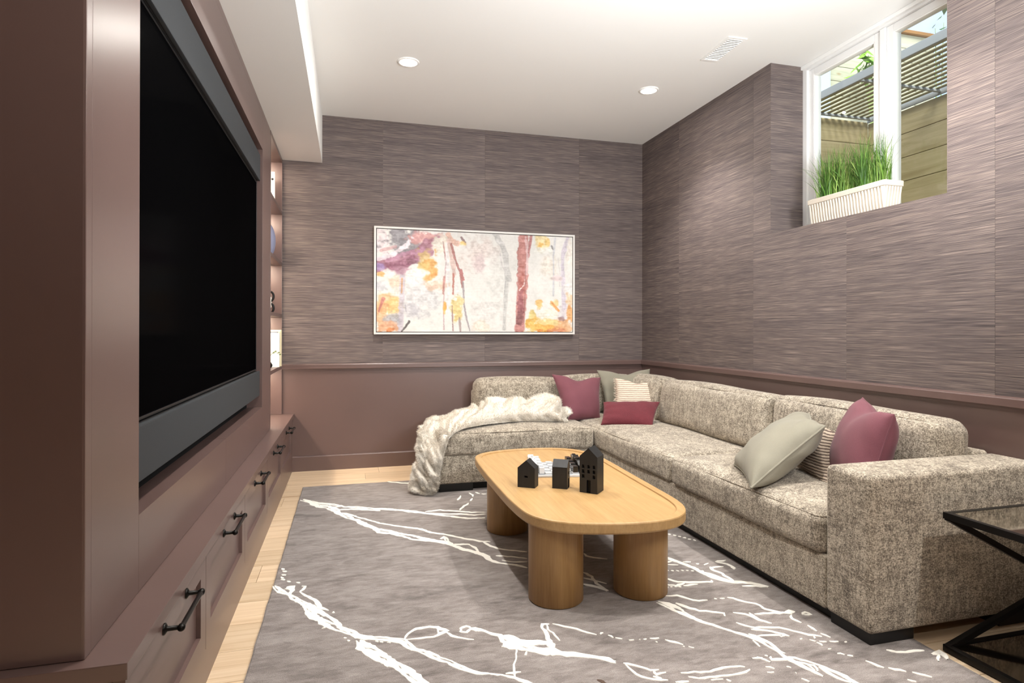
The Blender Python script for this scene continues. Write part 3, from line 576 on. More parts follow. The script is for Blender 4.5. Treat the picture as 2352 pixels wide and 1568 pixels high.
# ------------------------------------------------------------------ rug
RX0, RX1, RY0, RY1, RZ = -.310, 1.903, .75, 4.311, .012
rg = thing('area_rug', 'taupe area rug with ivory branching vein pattern on the oak floor', 'rug', ((RX0 + RX1) / 2, (RY0 + RY1) / 2, 0))
mb = MB(); n1_ = 60
edge = [(RX0, y) for y in np.linspace(RY0, RY1, n1_)] + [(x, RY1) for x in np.linspace(RX0, RX1, n1_)[1:]] + [(RX1, y) for y in np.linspace(RY1, RY0, n1_)[1:]] + [(x, RY0) for x in np.linspace(RX1, RX0, n1_)[1:-1]]
edge = [(x + random.gauss(0, .0012), y + random.gauss(0, .0012)) for x, y in edge]
c0 = ((RX0 + RX1) / 2, (RY0 + RY1) / 2); n_ = len(edge)
inn = [(x + (.006 if x < c0[0] else -.006) * (abs(x - c0[0]) > .9), y + (.006 if y < c0[1] else -.006) * (abs(y - c0[1]) > 1.6)) for x, y in edge]
mb.add([(x, y, .0008) for x, y in edge] + [(x, y, .008) for x, y in edge] + [(x, y, RZ) for x, y in inn], [(i, (i + 1) % n_, (i + 1) % n_ + n_, i + n_) for i in range(n_)] + [(i + n_, (i + 1) % n_ + n_, (i + 1) % n_ + 2 * n_, i + 2 * n_) for i in range(n_)] + [tuple(range(2 * n_, 3 * n_)), tuple(range(n_))[::-1]])
mb.build('pile', 'pile', rg, label='mottled taupe wool pile')
VEINS = """-303 2674 18;-275 2606 32;-237 2564 26;-197 2509 26;-163 2458 37;-129 2390 59;-102 2339 66;-66 2286 51;-42 2238 38;-8 2200 35;24 2157 40;55 2139 37;83 2132 23;119 2117 26;150 2099 29;176 2083 37;188 2053 36;207 2021 28;241 1998 22;275 1955 24;306 1922 22;331 1887 24;356 1856 21;385 1829 20;417 1817 10;456 1799 8;493 1774 9;519 1745 14;539 1711 12
37 2130 26;41 2083 55;66 2050 60;100 2006 50;128 1966 39;147 1928 45;173 1890 52;194 1854 43;212 1824 30;242 1777 29;274 1721 22
183 2100 10;210 2141 10;231 2160 13;265 2161 14;294 2159 15;316 2138 19;346 2114 16
191 2089 7;237 2086 9;284 2087 11;311 2104 16;337 2117 18
331 2109 9;350 2079 11;383 2051 9;418 2032 7
307 2145 7;306 2091 6
377 2096 6;386 2119 10;409 2133 14;424 2109 7;400 2090 14;379 2096 11
419 2110 16;432 2101 22;467 2077 13;485 2052 14;511 2036 24;526 1999 39;539 1958 49;563 1943 35;592 1913 21;641 1900 25
525 2032 17;550 2016 18;569 1978 22;608 1963 21;656 1945 22
543 1939 6;531 1891 4;512 1846 5;499 1810 8;496 1777 4
471 1805 6;497 1803 12;520 1799 6
572 1909 7;561 1887 6
-289 3987 35;-227 3893 33;-175 3806 56;-127 3779 50;-78 3695 53;-30 3589 40;15 3500 39;58 3426 39;107 3354 43;155 3295 48;210 3247 33;254 3180 36;306 3134 40;364 3087 44;416 3063 44;466 3019 41;496 2951 44;528 2867 54;579 2817 51;628 2768 55;653 2709 40;676 2670 22;720 2641 16;772 2579 15
-271 3960 24;-179 3880 29;-105 3831 29;-32 3753 29;39 3735 35;118 3699 39;203 3648 39;272 3602 43;348 3568 43;430 3519 36;507 3446 25;584 3386 25;649 3351 19;748 3335 20
-63 3705 22;8 3700 23;93 3664 22;178 3622 22
432 3532 19;522 3544 19;612 3498 18;692 3450 18;778 3432 18
429 3506 18;512 3476 20;625 3435 21;697 3395 18;770 3397 15
-69 3652 21;0 3594 15;89 3480 14;160 3387 14;230 3333 14;320 3274 18;374 3232 19;416 3163 18;475 3125 17;531 3074 16;584 3018 16;638 2969 16;689 2947 11
650 2960 13;672 2904 14;700 2849 15;754 2816 10;828 2765 13
127 3302 18;153 3240 29;207 3203 21;259 3157 18;302 3093 15;360 3051 17;424 3020 18;473 2977 15
450 3054 15;475 3078 31;479 3016 14;498 2961 14;537 2950 23;576 2940 15;599 2885 12;604 2810 11
671 2757 28;708 2747 13;754 2717 10;805 2686 10
687 2700 14;716 2676 9;793 2647 13
-198 3792 17;-167 3813 23
-111 3760 20;-48 3772 14
-295 2858 14;-278 2841 17
-287 2829 14;-269 2812 16
-284 2790 13;-267 2773 15
-288 2761 13;-271 2745 16
-282 2738 12;-265 2722 15
-256 2712 12;-239 2696 15
-219 2685 12;-203 2670 15
-251 2650 19;-239 2641 38;-225 2606 19;-230 2568 11
-191 2644 11;-175 2637 8;-183 2602 12;-192 2584 6;-179 2555 10;-162 2525 13;-134 2493 16;-120 2458 21;-110 2420 19;-77 2382 10
-59 2372 10;-55 2357 8
-95 2248 12;-84 2244 10
-20 2159 9;-10 2152 9
-6 2141 11;5 2135 11
87 2109 7;99 2102 7
100 2100 7;113 2093 7
125 2089 7;137 2082 7
106 1955 7;122 1937 7
-141 2351 13;-116 2337 32
695 3822 9;675 3762 15;659 3719 13
758 3872 12;770 3818 12;765 3770 8
755 3741 11;732 3684 11
714 3644 15;680 3599 16;653 3543 15;637 3505 13
258 4307 15;357 4242 19;456 4193 19
805 3876 12;822 3831 13
835 3827 13;862 3814 13
515 1979 56;539 1953 37;574 1929 37;613 1904 41;656 1892 51;680 1872 28;716 1857 23;749 1835 21;783 1816 16;817 1798 12;831 1776 10
655 1874 11;694 1854 9;738 1833 9;772 1815 10;802 1788 13;825 1764 9
526 2022 27;547 1981 29;585 1966 29;629 1954 30;657 1941 29;667 1909 34
704 2065 9;683 2067 13;671 2043 11;672 2010 15;666 1969 17;667 1939 17
695 2064 6;690 2032 6;695 2004 8;701 1945 8
716 2066 10;752 2038 10;785 2007 10;816 1971 9;842 1953 8
853 1953 7;869 1957 8
878 1938 9;891 1917 7
894 1912 8;915 1901 8
934 1890 6;952 1889 6
970 1883 6;974 1880 6
984 1878 7;997 1880 7
1009 1877 7;1042 1874 8
1019 1857 6;1025 1854 6
1057 1859 9;1079 1838 10;1101 1814 8
1093 1804 6;1098 1801 6
1111 1798 6;1125 1786 5
562 1889 7;572 1908 7
852 1762 9;872 1748 9;898 1727 9;915 1701 8;944 1698 8
855 1756 8;859 1712 8;873 1679 9;903 1659 9;943 1640 9
922 1695 7;923 1678 12;958 1677 7
910 1673 11;931 1656 10
1001 1662 8;1046 1658 7;1095 1653 9;1146 1657 10;1192 1653 9;1217 1642 7
1012 1638 7;1039 1623 8;1092 1616 8;1132 1614 9;1178 1618 8;1224 1623 11
960 1626 11;1001 1618 10
1070 1606 4;1110 1604 5
1123 1600 6;1129 1586 7
1175 2126 32;1196 2094 43;1210 2052 42;1224 2011 31;1240 1976 23;1253 1938 17;1277 1908 13;1297 1875 11;1322 1841 11;1344 1814 10;1358 1784 28;1368 1750 17;1373 1719 14;1383 1688 14;1381 1651 14;1391 1622 16;1403 1583 14;1411 1556 15;1421 1536 11
1237 2096 24;1259 2058 18;1292 2017 11;1334 1994 11;1372 1974 10;1359 1950 5
1358 1815 16;1378 1778 18;1393 1744 13;1391 1705 10;1396 1675 8
1351 1775 11;1345 1732 7
1375 1657 9;1409 1644 10;1434 1619 8;1446 1593 9;1457 1569 12;1470 1540 15;1482 1512 17;1489 1490 19;1500 1463 14
1340 1671 3;1328 1656 13;1366 1646 12;1384 1628 8;1415 1610 9;1433 1592 8;1422 1561 6
1445 1581 9;1447 1546 14;1456 1515 11;1477 1485 11
1371 1900 11;1388 1873 11;1414 1849 10;1448 1845 11;1497 1827 11;1533 1795 8;1565 1760 10;1599 1735 9
1391 1844 11;1439 1826 11;1466 1797 11;1488 1764 13
1381 1798 9;1435 1789 9;1465 1781 13
1456 1770 6;1484 1781 7
1406 1968 13;1442 1946 11;1465 1916 17;1480 1877 12;1491 1859 7
1466 1952 12;1467 1910 19
1479 1942 11;1535 1931 11;1591 1918 11;1616 1900 13
1231 2166 10;1277 2153 14;1303 2119 13;1337 2089 12;1374 2083 10
1407 2088 8;1417 2088 8
1430 2087 8;1450 2086 8
1463 2085 9;1484 2077 11;1509 2036 11;1536 2009 10;1548 1980 9;1546 1962 12;1568 1931 11;1597 1917 13;1627 1921 26;1639 1912 22
1648 1891 12;1677 1902 13;1683 1882 7;1655 1883 13
1439 2534 21;1454 2492 30;1477 2440 28;1499 2390 23;1505 2329 23;1522 2275 26;1545 2245 30;1581 2212 26;1625 2192 19;1664 2166 17;1692 2129 14
1508 2345 14;1532 2313 13;1547 2268 15;1573 2222 15
1589 2164 11;1648 2155 13;1682 2134 9
1407 2477 11;1450 2484 14
1579 2377 19;1575 2344 16;1580 2317 14;1584 2258 13;1587 2210 15
1569 2363 14;1639 2365 12
1491 2464 9;1526 2451 11
1537 2426 11;1550 2421 11
1562 2405 10;1597 2417 11
1635 2421 17;1695 2422 17
1642 2420 11;1675 2387 11;1682 2332 12
1677 2369 10;1668 2324 12
1319 2321 13;1340 2284 13;1381 2257 18;1431 2247 14;1489 2236 13;1501 2249 6
1284 2260 11;1325 2234 13;1377 2251 17
1353 2234 13;1420 2229 9
1366 2398 11;1378 2393 10
1387 2391 11;1399 2386 11
1408 2383 11;1420 2378 11
1429 2376 9;1441 2371 9
1450 2369 10;1461 2364 10
1470 2361 10;1482 2356 11
1491 2354 10;1503 2349 10
1512 2347 11;1524 2342 10
1275 2237 9;1286 2237 9
1293 2233 8;1304 2233 8
1311 2228 9;1322 2228 9
1328 2223 9;1340 2223 9
1620 2821 14;1632 2809 14
1636 2798 14;1648 2785 14
1652 2775 14;1663 2762 14
1667 2752 14;1679 2739 14
1683 2729 14;1694 2717 14
1698 2707 14;1709 2695 14
1397 2453 8;1451 2435 8
1002 2472 13;1021 2417 12;1012 2348 11;1022 2264 11
955 2356 18;986 2318 15;1031 2269 12
978 2412 9;1021 2369 7;1055 2337 7
1085 2677 10;1088 2647 11;1115 2620 11;1166 2582 11
1256 2954 19;1317 2919 19
1606 1896 9;1593 1870 11;1603 1836 11
1607 1814 10;1611 1769 10
1609 1753 8;1625 1722 8
1549 1707 10;1550 1682 9
1555 1661 6;1560 1654 6
1566 1634 7;1584 1622 7
1587 1613 7;1602 1604 8
1512 1742 7;1521 1738 6
1539 1727 6;1555 1717 6
1564 1710 8;1587 1702 8
1598 1701 7;1628 1693 8
1646 1686 6;1654 1681 9
1569 1743 8;1567 1728 7
1271 1676 9;1296 1672 8;1310 1661 9;1312 1643 9
1292 1682 8;1307 1673 8
1282 1626 8;1300 1607 7
1264 1597 6;1286 1593 6
1345 1607 6;1357 1602 6
1343 1541 7;1351 1519 7
1325 1685 7;1332 1678 7
1348 1572 7;1351 1570 6
1421 1604 7;1418 1566 6
1743 1608 13;1762 1587 9;1810 1577 10;1860 1570 12
1863 1544 18;1906 1551 22;1885 1507 14
1882 1539 11;1849 1504 7
1616 1569 11;1644 1524 14
1656 1521 12;1693 1490 11
1705 1479 10;1740 1442 9
1656 1453 8;1671 1436 7"""
def vein_strip(mb, pts, z0, z1, jag):
    """pts: (x, y, width); tapered raised ribbon with ragged edges"""
    P = []
    for a, b in zip(pts[:-1], pts[1:]):
        L_ = math.hypot(b[0] - a[0], b[1] - a[1]); n = max(2, int(L_ / .016))
        for k in range(n):
            t = k / n; P.append((a[0] + (b[0] - a[0]) * t, a[1] + (b[1] - a[1]) * t, a[2] + (b[2] - a[2]) * t))
    P.append(pts[-1]); n = len(P)
    if n < 2: return
    Lf, Rt, Lb, Rb = [], [], [], []; wob = 0
    for i, (x, y, wd) in enumerate(P):
        q0, q1 = P[max(i - 1, 0)], P[min(i + 1, n - 1)]; tx, ty = q1[0] - q0[0], q1[1] - q0[1]; L_ = math.hypot(tx, ty) + 1e-9; nx, ny = -ty / L_, tx / L_
        end = min(1, (min(i, n - 1 - i) + .45) / 1.6); wob = wob * .55 + random.gauss(0, .0022) * jag
        a = max(.0016, wd * .5 * end * random.uniform(1 - .28 * jag, 1 + .28 * jag)); b = max(.0016, wd * .5 * end * random.uniform(1 - .28 * jag, 1 + .28 * jag))
        x += nx * wob; y += ny * wob
        Lf.append((x + nx * a, y + ny * a, z1)); Rt.append((x - nx * b, y - ny * b, z1)); Lb.append((x + nx * (a + .0012), y + ny * (a + .0012), z0)); Rb.append((x - nx * (b + .0012), y - ny * (b + .0012), z0))
    vs = Lb + Lf + Rt + Rb; fs = []
    for i in range(n - 1):
        for s_ in range(3): fs.append((s_ * n + i, s_ * n + i + 1, (s_ + 1) * n + i + 1, (s_ + 1) * n + i))
    mb.add(vs, fs)
vb = MB(); dz = 0.
for line in VEINS.strip().split('\n'):
    pts = [tuple(int(q) / 1000 for q in p.split()) for p in line.split(';')]
    dz += 5e-6; wmax = max(p[2] for p in pts); L_ = sum(math.hypot(b[0] - a[0], b[1] - a[1]) for a, b in zip(pts[:-1], pts[1:]))
    if wmax < .030 or L_ < .25:
        vein_strip(vb, pts, RZ - .0005, RZ + .0014 + dz, 1.0); continue
    # broad veins: plaited strands that leave lacy holes
    dense = []
    for a, b in zip(pts[:-1], pts[1:]):
        n = max(1, int(math.hypot(b[0] - a[0], b[1] - a[1]) / .02))
        dense += [tuple(a[i] + (b[i] - a[i]) * k / n for i in range(3)) for k in range(n)]
    dense.append(pts[-1])
    for s_ in range(3):
        ph = s_ * 2.1 + random.uniform(0, .8); fr = random.uniform(.30, .42); o_ = []
        for i, (x, y, wd) in enumerate(dense):
            q0, q1 = dense[max(i - 1, 0)], dense[min(i + 1, len(dense) - 1)]; tx, ty = q1[0] - q0[0], q1[1] - q0[1]; l = math.hypot(tx, ty) + 1e-9
            of = wd * .36 * math.sin(ph + fr * i); o_.append((x - ty / l * of, y + tx / l * of, max(.006, wd * (.36 + .16 * math.sin(i * .9 + s_ * 1.7)))))
        vein_strip(vb, o_, RZ - .0005, RZ + .0014 + dz, .8); dz += 5e-6
fix_normals(vb.build('vein_pattern', 'ivory', rg, label='raised ivory branching veins', kind='stuff'))
sb = MB()
vein_strip(sb, [(.735, 1.70, .010), (.742, 1.685, .012), (.748, 1.668, .010), (.77, 1.652, .010), (.792, 1.636, .010), (.80, 1.622, .006)], RZ - .0005, RZ + .0012, 1.2)
fix_normals(sb.build('dark_mark', 'stain', rg, label='small dark squiggle in the pile'))

# ------------------------------------------------------------------ upholstery helpers
def rbox(mb, a, b, r, nseg=(14, 14, 8), crown=(0, 0, 0, 0), puff=0.0, rot=None, piv=None, wav=0.0):
    """rounded box with crowned faces. crown=(+z, -z, +x/-x, +y/-y)"""
    a = np.array(a, float); b = np.array(b, float); c = (a + b) / 2; hs = (b - a) / 2; r = min(r, hs.min() * .98)
    bm = bmesh.new(); bmesh.ops.create_cube(bm, size=2)
    vs = {}; F = []
    def vid(p):
        k = tuple(np.round(p, 5))
        if k not in vs: vs[k] = len(vs)
        return vs[k]
    bm.free()
    def ticks(n, h):
        inner = 1 - r / h
        e = [1 - (1 - inner) * (1 - math.sin(t)) for t in np.linspace(0, math.pi / 2, 5)]
        return np.concatenate([-np.array(e[::-1]), np.linspace(-inner, inner, n)[1:-1], np.array(e)])
    T = [ticks(nseg[i], hs[i]) for i in range(3)]
    for ax in range(3):
        u, v = [(1, 2), (2, 0), (0, 1)][ax]
        for sg in (-1, 1):
            for i in range(len(T[u]) - 1):
                for j in range(len(T[v]) - 1):
                    q = []
                    for du, dv in ((0, 0), (1, 0), (1, 1), (0, 1)):
                        p = np.zeros(3); p[ax] = sg; p[u] = T[u][i + du]; p[v] = T[v][j + dv]; q.append(vid(p))
                    F.append(q if sg > 0 else q[::-1])
    out = []
    for k in vs:
        n = np.array(k); p = n * hs; core = np.clip(p, -(hs - r), hs - r); d = p - core; l = np.linalg.norm(d)
        p = core + (d / l * r if l > 1e-9 else d)
        w = np.clip(1 - n ** 2, 0, 1)
        if n[2] > 0: p[2] += crown[0] * (w[0] * w[1]) ** .6 * n[2]
        else: p[2] += crown[1] * (w[0] * w[1]) ** .6 * n[2]
        p[0] += crown[2] * (w[1] * w[2]) ** .6 * n[0]; p[1] += crown[3] * (w[0] * w[2]) ** .6 * n[1]
        if wav:
            ph = a.sum() * 7; p += wav * np.array([math.sin(9 * p[1] + 5 * p[2] + ph), math.sin(8 * p[0] + 6 * p[2] + ph), math.sin(7 * p[0] + 8 * p[1] + ph) * .8])
        out.append(c + p)
    if rot is not None:
        pv = Vector(piv); out = [(rot @ (Vector(q) - pv) + pv)[:] for q in out]
    mb.add(out, F, True); return mb
def welt(a, b, r, axis, side, rad=.0032, rot=None, piv=None, wav=0.0):
    """rounded rectangle seam on the cushion where the face (axis, side) turns over the edge"""
    a = np.array(a, float); b = np.array(b, float); c = (a + b) / 2; hs = (b - a) / 2; u, v = [(1, 2), (2, 0), (0, 1)][axis]; q = r * (1 - .72); pts = []
    rr = r * .8
    for su, sv, a0 in ((1, 1, 0), (-1, 1, 90), (-1, -1, 180), (1, -1, 270)):
        for t in np.linspace(a0, a0 + 90, 6):
            p = np.zeros(3); p[u] = su * (hs[u] - q - rr) + rr * math.cos(math.radians(t)); p[v] = sv * (hs[v] - q - rr) + rr * math.sin(math.radians(t)); p[axis] = side * (hs[axis] - q)
            if wav:
                ph = a.sum() * 7; p += wav * np.array([math.sin(9 * p[1] + 5 * p[2] + ph), math.sin(8 * p[0] + 6 * p[2] + ph), math.sin(7 * p[0] + 8 * p[1] + ph) * .8])
            pts.append(c + p)
    if rot is not None: pts = [(rot @ (Vector(p) - Vector(piv)) + Vector(piv))[:] for p in pts]
    # densify straight runs
    P = []
    for i in range(len(pts)):
        p0, p1 = np.array(pts[i]), np.array(pts[(i + 1) % len(pts)]); n = max(1, int(np.linalg.norm(p1 - p0) / .08))
        P += [tuple(p0 + (p1 - p0) * k / n) for k in range(n)]
    return MB().tube(P, rad, 6, True)

# ------------------------------------------------------------------ sectional sofa
so = thing('sectional_sofa', 'large L-shaped grey-beige tweed sectional sofa in the corner', 'sofa', (1.9, 3.2, 0))
tw = 'tweed'
rbox(MB(), (1.700, 1.828, .052), (2.500, 3.95, .252), .012, (6, 14, 4)).build('sofa_base', tw, so)
rbox(MB(), (.556, 3.928, .062), (2.500, 4.825, .252), .014, (14, 8, 4)).build('chaise_base', tw, so)
rbox(MB(), (1.699, 1.629, .050), (2.512, 1.830, .591), .020, (12, 6, 8), (.004, 0, .003, .003)).build('arm', tw, so)
rbox(MB(), (2.425, 1.832, .20), (2.512, 4.825, .60), .02, (4, 16, 6)).build('back_frame', tw, so)
rbox(MB(), (.96, 4.735, .20), (2.42, 4.828, .60), .02, (14, 4, 6)).build('back_frame', tw, so)
for nm, a, b, cr in (('chaise', (.565, 3.912, .246), (1.672, 4.70, .404), (.022, .004, .004, .006)), ('middle', (1.682, 2.918, .246), (2.32, 4.66, .398), (.022, .004, .008, .005)), ('near', (1.682, 1.838, .246), (2.32, 2.910, .398), (.024, .004, .010, .005))):
    o = rbox(MB(), a, b, .036, (20, 22, 6), cr, wav=.0022).build('seat_cushion', tw, so)
    welt(a, b, .036, 2, 1, .003, wav=.0022).build('piping', tw, o)
def back(a, b, tilt, axis, nm='back_cushion'):
    piv = ((a[0] + b[0]) / 2, (a[1] + b[1]) / 2, a[2]); rot = Matrix.Rotation(math.radians(tilt), 3, axis)
    o = rbox(MB(), a, b, .055, (12, 18, 12), (.018, 0, .030 if axis == 'Y' else .006, .006 if axis == 'Y' else .030), rot=rot, piv=piv, wav=.004).build(nm, tw, so)
    if axis == 'Y': welt(a, b, .055, 0, -1, .003, rot, piv, .004).build('piping', tw, o)
    else: welt(a, b, .055, 1, -1, .003, rot, piv, .004).build('piping', tw, o)
back((.955, 4.515, .385), (1.640, 4.715, .698), -6, 'X')
back((1.645, 4.515, .385), (2.30, 4.715, .705), -6, 'X')
back((2.205, 4.02, .385), (2.415, 4.60, .715), 6, 'Y')
back((2.205, 2.835, .385), (2.415, 4.015, .715), 7, 'Y')
back((2.205, 1.720, .585), (2.43, 2.0, .60), 0, 'Y') if False else None
back((2.215, 1.845, .385), (2.42, 2.805, .722), 6, 'Y')
for a, b in (((1.712, 1.642, .0125), (1.90, 1.815, .052)), ((2.30, 1.645, .0005), (2.50, 1.80, .052)), ((.575, 3.935, .0125), (.80, 4.06, .064)), ((.58, 4.66, .0005), (.74, 4.80, .064)), ((1.60, 4.66, .0005), (1.8, 4.80, .062)), ((1.72, 3.6, .0125), (1.85, 3.95, .062))):
    box('foot', a, b, 'black_foot', so, .003)
box('plinth', (1.735, 1.83, .0128), (1.752, 3.96, .060), 'black_foot', so); box('plinth', (.75, 3.975, .0128), (1.752, 3.99, .066), 'black_foot', so)  # black strips put in for the shade under the sofa, no real plinth

# ------------------------------------------------------------------ scatter cushions
def pillow(name, label, corners, T, mat, pinch=.07, dent=0., pipe=None, tufts=0, group=None, expo=.42, wr=.0022, ribs=0):
    TL, TR, BR, BL = [np.array(c, float) for c in corners]; n = 34; ctr = (TL + TR + BR + BL) / 4
    nrm = np.cross(TR - TL, BL - TL); nrm /= np.linalg.norm(nrm); ph = float(ctr.sum() * 13)
    t = thing(name, label, 'cushion', tuple(ctr[:2]) + (float(min(BL[2], BR[2])),), 0, group)
    def P(s, q):        # s,q in [-1,1], q up
        s2 = s * (1 - pinch * (1 - q * q)); q2 = q * (1 - pinch * (1 - s * s))
        if dent and q > 0: q2 -= dent * q ** 3 * math.exp(-(s / .38) ** 2)
        a, b = (s2 + 1) / 2, (q2 + 1) / 2
        return (TL * (1 - a) + TR * a) * b + (BL * (1 - a) + BR * a) * (1 - b)
    ed_ = lambda s, q: max(abs(s), abs(q)) ** 4
    tk = np.sin(np.linspace(-math.pi / 2, math.pi / 2, n)); mb = MB()
    for sg in (-1, 1):
        vs = []
        for q in tk:
            for s in tk:
                th = T * (max(0, 1 - s * s) * max(0, 1 - q * q)) ** expo
                if dent: th *= 1 - .35 * math.exp(-(s / .25) ** 2) * max(0, q) ** 1.5
                ed = (1 - (1 - s * s) * (1 - q * q)); w_ = wr * (math.sin(6 * s + 4 * q * s + 3 * q + ph) + .6 * math.sin(8 * q - 5 * s * q + ph * 2) + .35 * math.sin(21 * (s + q) + ph) * ed_(s, q)) * (.4 + ed) * min(1, th / .02)
                p = P(s, q) + nrm * sg * (th + w_ + ribs * math.sin(q * 95) * min(1, th / .03))
                vs.append(p)
        f = []
        for i in range(n - 1):
            for j in range(n - 1):
                qd = (i * n + j, i * n + j + 1, (i + 1) * n + j + 1, (i + 1) * n + j); f.append(qd if sg < 0 else qd[::-1])
        mb.add(vs, f, True)
    o = fix_normals(mb.build('cover', mat, t))
    if pipe:
        loop = [P(s, -1) for s in tk[:-1]] + [P(1, q) for q in tk[:-1]] + [P(s, 1) for s in tk[::-1][:-1]] + [P(-1, q) for q in tk[::-1][:-1]]
        MB().tube(loop, pipe, 6, True).build('piping', mat, t)
    if tufts:
        fb = MB()
        for side in (-1, 1):
            for k in range(tufts):
                q = -1 + 2 * (k + .5) / tufts; c = P(side, q); d = P(side, q) - P(side * .9, q); d /= np.linalg.norm(d) + 1e-9; e = c + d * random.uniform(.010, .022) + np.array([0, 0, random.gauss(0, .006)])
                fb.tube([c - d * .006, (c + e) / 2 + np.array([0, 0, random.gauss(0, .003)]), e], [.0028, .0024, .0012], 5)
        fb.build('fringe', mat, t, kind='stuff')
    return t
pillow('throw_pillow', 'plain sage grey cushion standing at the back of the sofa corner', [(1.938, 4.50, .762), (2.410, 4.49, .765), (2.37, 4.36, .405), (1.965, 4.37, .405)], .062, 'sage_velvet', .09, .17, group='scatter cushions')
pillow('throw_pillow', 'plum cushion with pinched top standing beside the fur throw', [(1.532, 4.43, .738), (1.934, 4.42, .706), (1.865, 4.27, .395), (1.575, 4.23, .395)], .085, 'plum_velvet', .075, .19, .003, group='scatter cushions')
pillow('throw_pillow', 'cream horizontally ribbed cushion with fringed sides behind the burgundy lumbar cushion', [(2.007, 4.30, .711), (2.335, 4.21, .684), (2.255, 4.05, .395), (1.932, 4.17, .400)], .07, 'cream_stripe', .07, .13, None, 40, group='scatter cushions', ribs=.0016)
pillow('lumbar_pillow', 'small oblong burgundy boucle lumbar cushion lying in front of the cream one', [(1.800, 4.06, .556), (2.205, 3.955, .558), (2.060, 3.80, .408), (1.725, 3.935, .412)], .058, 'burgundy_boucle', .05, 0, None, group='scatter cushions', wr=.002)
pillow('throw_pillow', 'large plum cushion propped in the angle of the sofa arm', [(2.285, 2.235, .775), (2.095, 1.897, .750), (1.985, 1.915, .408), (2.14, 2.27, .408)], .098, 'plum_velvet', .07, .13, .003, group='scatter cushions')
pillow('throw_pillow', 'brown and cream ribbed cushion wedged between sage and plum cushions', [(2.29, 2.64, .655), (2.130, 2.222, .622), (2.015, 2.150, .405), (2.19, 2.60, .405)], .066, 'brown_stripe', .05, .04, None, 36, group='scatter cushions', ribs=.0018)
pillow('throw_pillow', 'sage cushion with piped edge leaning over on the sofa seat near arm', [(2.206, 2.480, .672), (2.018, 2.173, .664), (1.640, 2.172, .418), (1.828, 2.55, .424)], .095, 'sage_velvet', .07, .05, .0048, group='scatter cushions', wr=.005)

# ------------------------------------------------------------------ fur throw over the chaise
RB = [(1.535, 4.09, .418), (1.38, 4.10, .424), (1.21, 4.13, .428), (1.04, 4.09, .43), (.865, 4.02, .430), (.72, 3.93, .420), (.640, 3.885, .385), (.605, 3.868, .31), (.580, 3.862, .226), (.566, 3.862, .142), (.556, 3.865, .07), (.535, 3.87, .034), (.515, 3.872, .022)]
RA = [(1.545, 4.16, .440), (1.544, 4.25, .515), (1.421, 4.34, .555), (1.21, 4.39, .545), (1.017, 4.43, .522), (.898, 4.43, .497), (.743, 4.40, .464), (.596, 4.29, .452), (.480, 4.13, .42), (.445, 4.03, .34), (.428, 3.99, .24), (.412, 3.975, .12), (.395, 3.985, .030)]
RC = [(1.58, 4.22, .418), (1.585, 4.36, .42), (1.46, 4.46, .42), (1.22, 4.49, .42), (1.02, 4.50, .42), (.89, 4.50, .42), (.74, 4.49, .412), (.60, 4.42, .40), (.528, 4.27, .385), (.520, 4.16, .33), (.520, 4.12, .24), (.520, 4.10, .13), (.50, 4.10, .030)]
BULGE = [.02, .05, .05, .04, .03, .025, .02, .03, .035, .035, .035, .035, .035]
def crom(P, t):
    P = np.array(P, float); n = len(P) - 1; x = t * n; i = min(int(x), n - 1); f = x - i; p0, p1, p2, p3 = P[max(i - 1, 0)], P[i], P[i + 1], P[min(i + 2, n)]
    return .5 * ((2 * p1) + (p2 - p0) * f + (2 * p0 - 5 * p1 + 4 * p2 - p3) * f * f + (3 * p1 - p0 - 3 * p2 + p3) * f ** 3)
th = thing('fur_throw', 'cream faux fur throw draped over the chaise end down to the rug', 'blanket', (.62, 4.0, .013))
NU, NV = 170, 72
hn = vnoise(NV, NU, (5, 26), 31); hn2 = vnoise(NV, NU, (11, 60), 32); hn3 = vnoise(NV, NU, (30, 120), 33)
G = np.zeros((NU, NV, 3))
for i in range(NU):
    t = i / (NU - 1); b, a, c = crom(RB, t), crom(RA, t), crom(RC, t); bl = np.interp(t * 12, range(13), BULGE)
    drop = max(0, min(1, (t * 12 - 6) / 2))
    od = np.array([-.25 * (1 - drop) - .62 * drop, -.55 * (1 - drop) - .78 * drop, .8 * (1 - drop)]); od /= np.linalg.norm(od)
    mid = (a + b) / 2 + od * bl
    ctl = [b, b * .72 + mid * .28 + od * bl * .9, mid, a * .6 + mid * .4 + od * bl * .45, a, (a + c) / 2 + np.array([0, 0, .012 * (1 - drop)]), c]
    for j in range(NV): G[i, j] = crom(ctl, j / (NV - 1))
du = np.gradient(G, axis=0); dv = np.gradient(G, axis=1); nr = np.cross(dv, du); nr /= np.linalg.norm(nr, axis=2, keepdims=True) + 1e-9
if (nr[20, 20] @ np.array([0, -.5, .8])) < 0: nr = -nr
amp = np.ones((NU, NV)); amp[:, :6] *= np.linspace(.1, 1, 6); amp[:, -6:] *= np.linspace(1, .2, 6)
tt = np.linspace(0, 1, NU)[:, None]; vv = np.linspace(0, 1, NV)[None, :]
cha = np.sin(vv * 26 + hn * 4) * .004 * (tt > .42) + np.sin(tt * 62 + hn * 6) * .006 * (tt > .5)
fold = (np.abs(np.sin(tt * 21 + vv * 5 + hn * 7)) ** .6 - .6) * .020 * (tt < .5) + np.sin(tt * 9 - vv * 11 + hn2 * 4) * .012 * (tt < .45)
RID = [(.10, .45, .9, .030, .042), (.17, .62, -.6, .034, .034), (.22, .30, 1.2, .026, .036), (.29, .58, .5, .036, .034), (.34, .34, -.9, .030, .030), (.41, .60, .8, .034, .026), (.46, .36, .3, .030, .020), (.06, .75, -.3, .03, .03)]
fold = np.zeros((NU, NV))
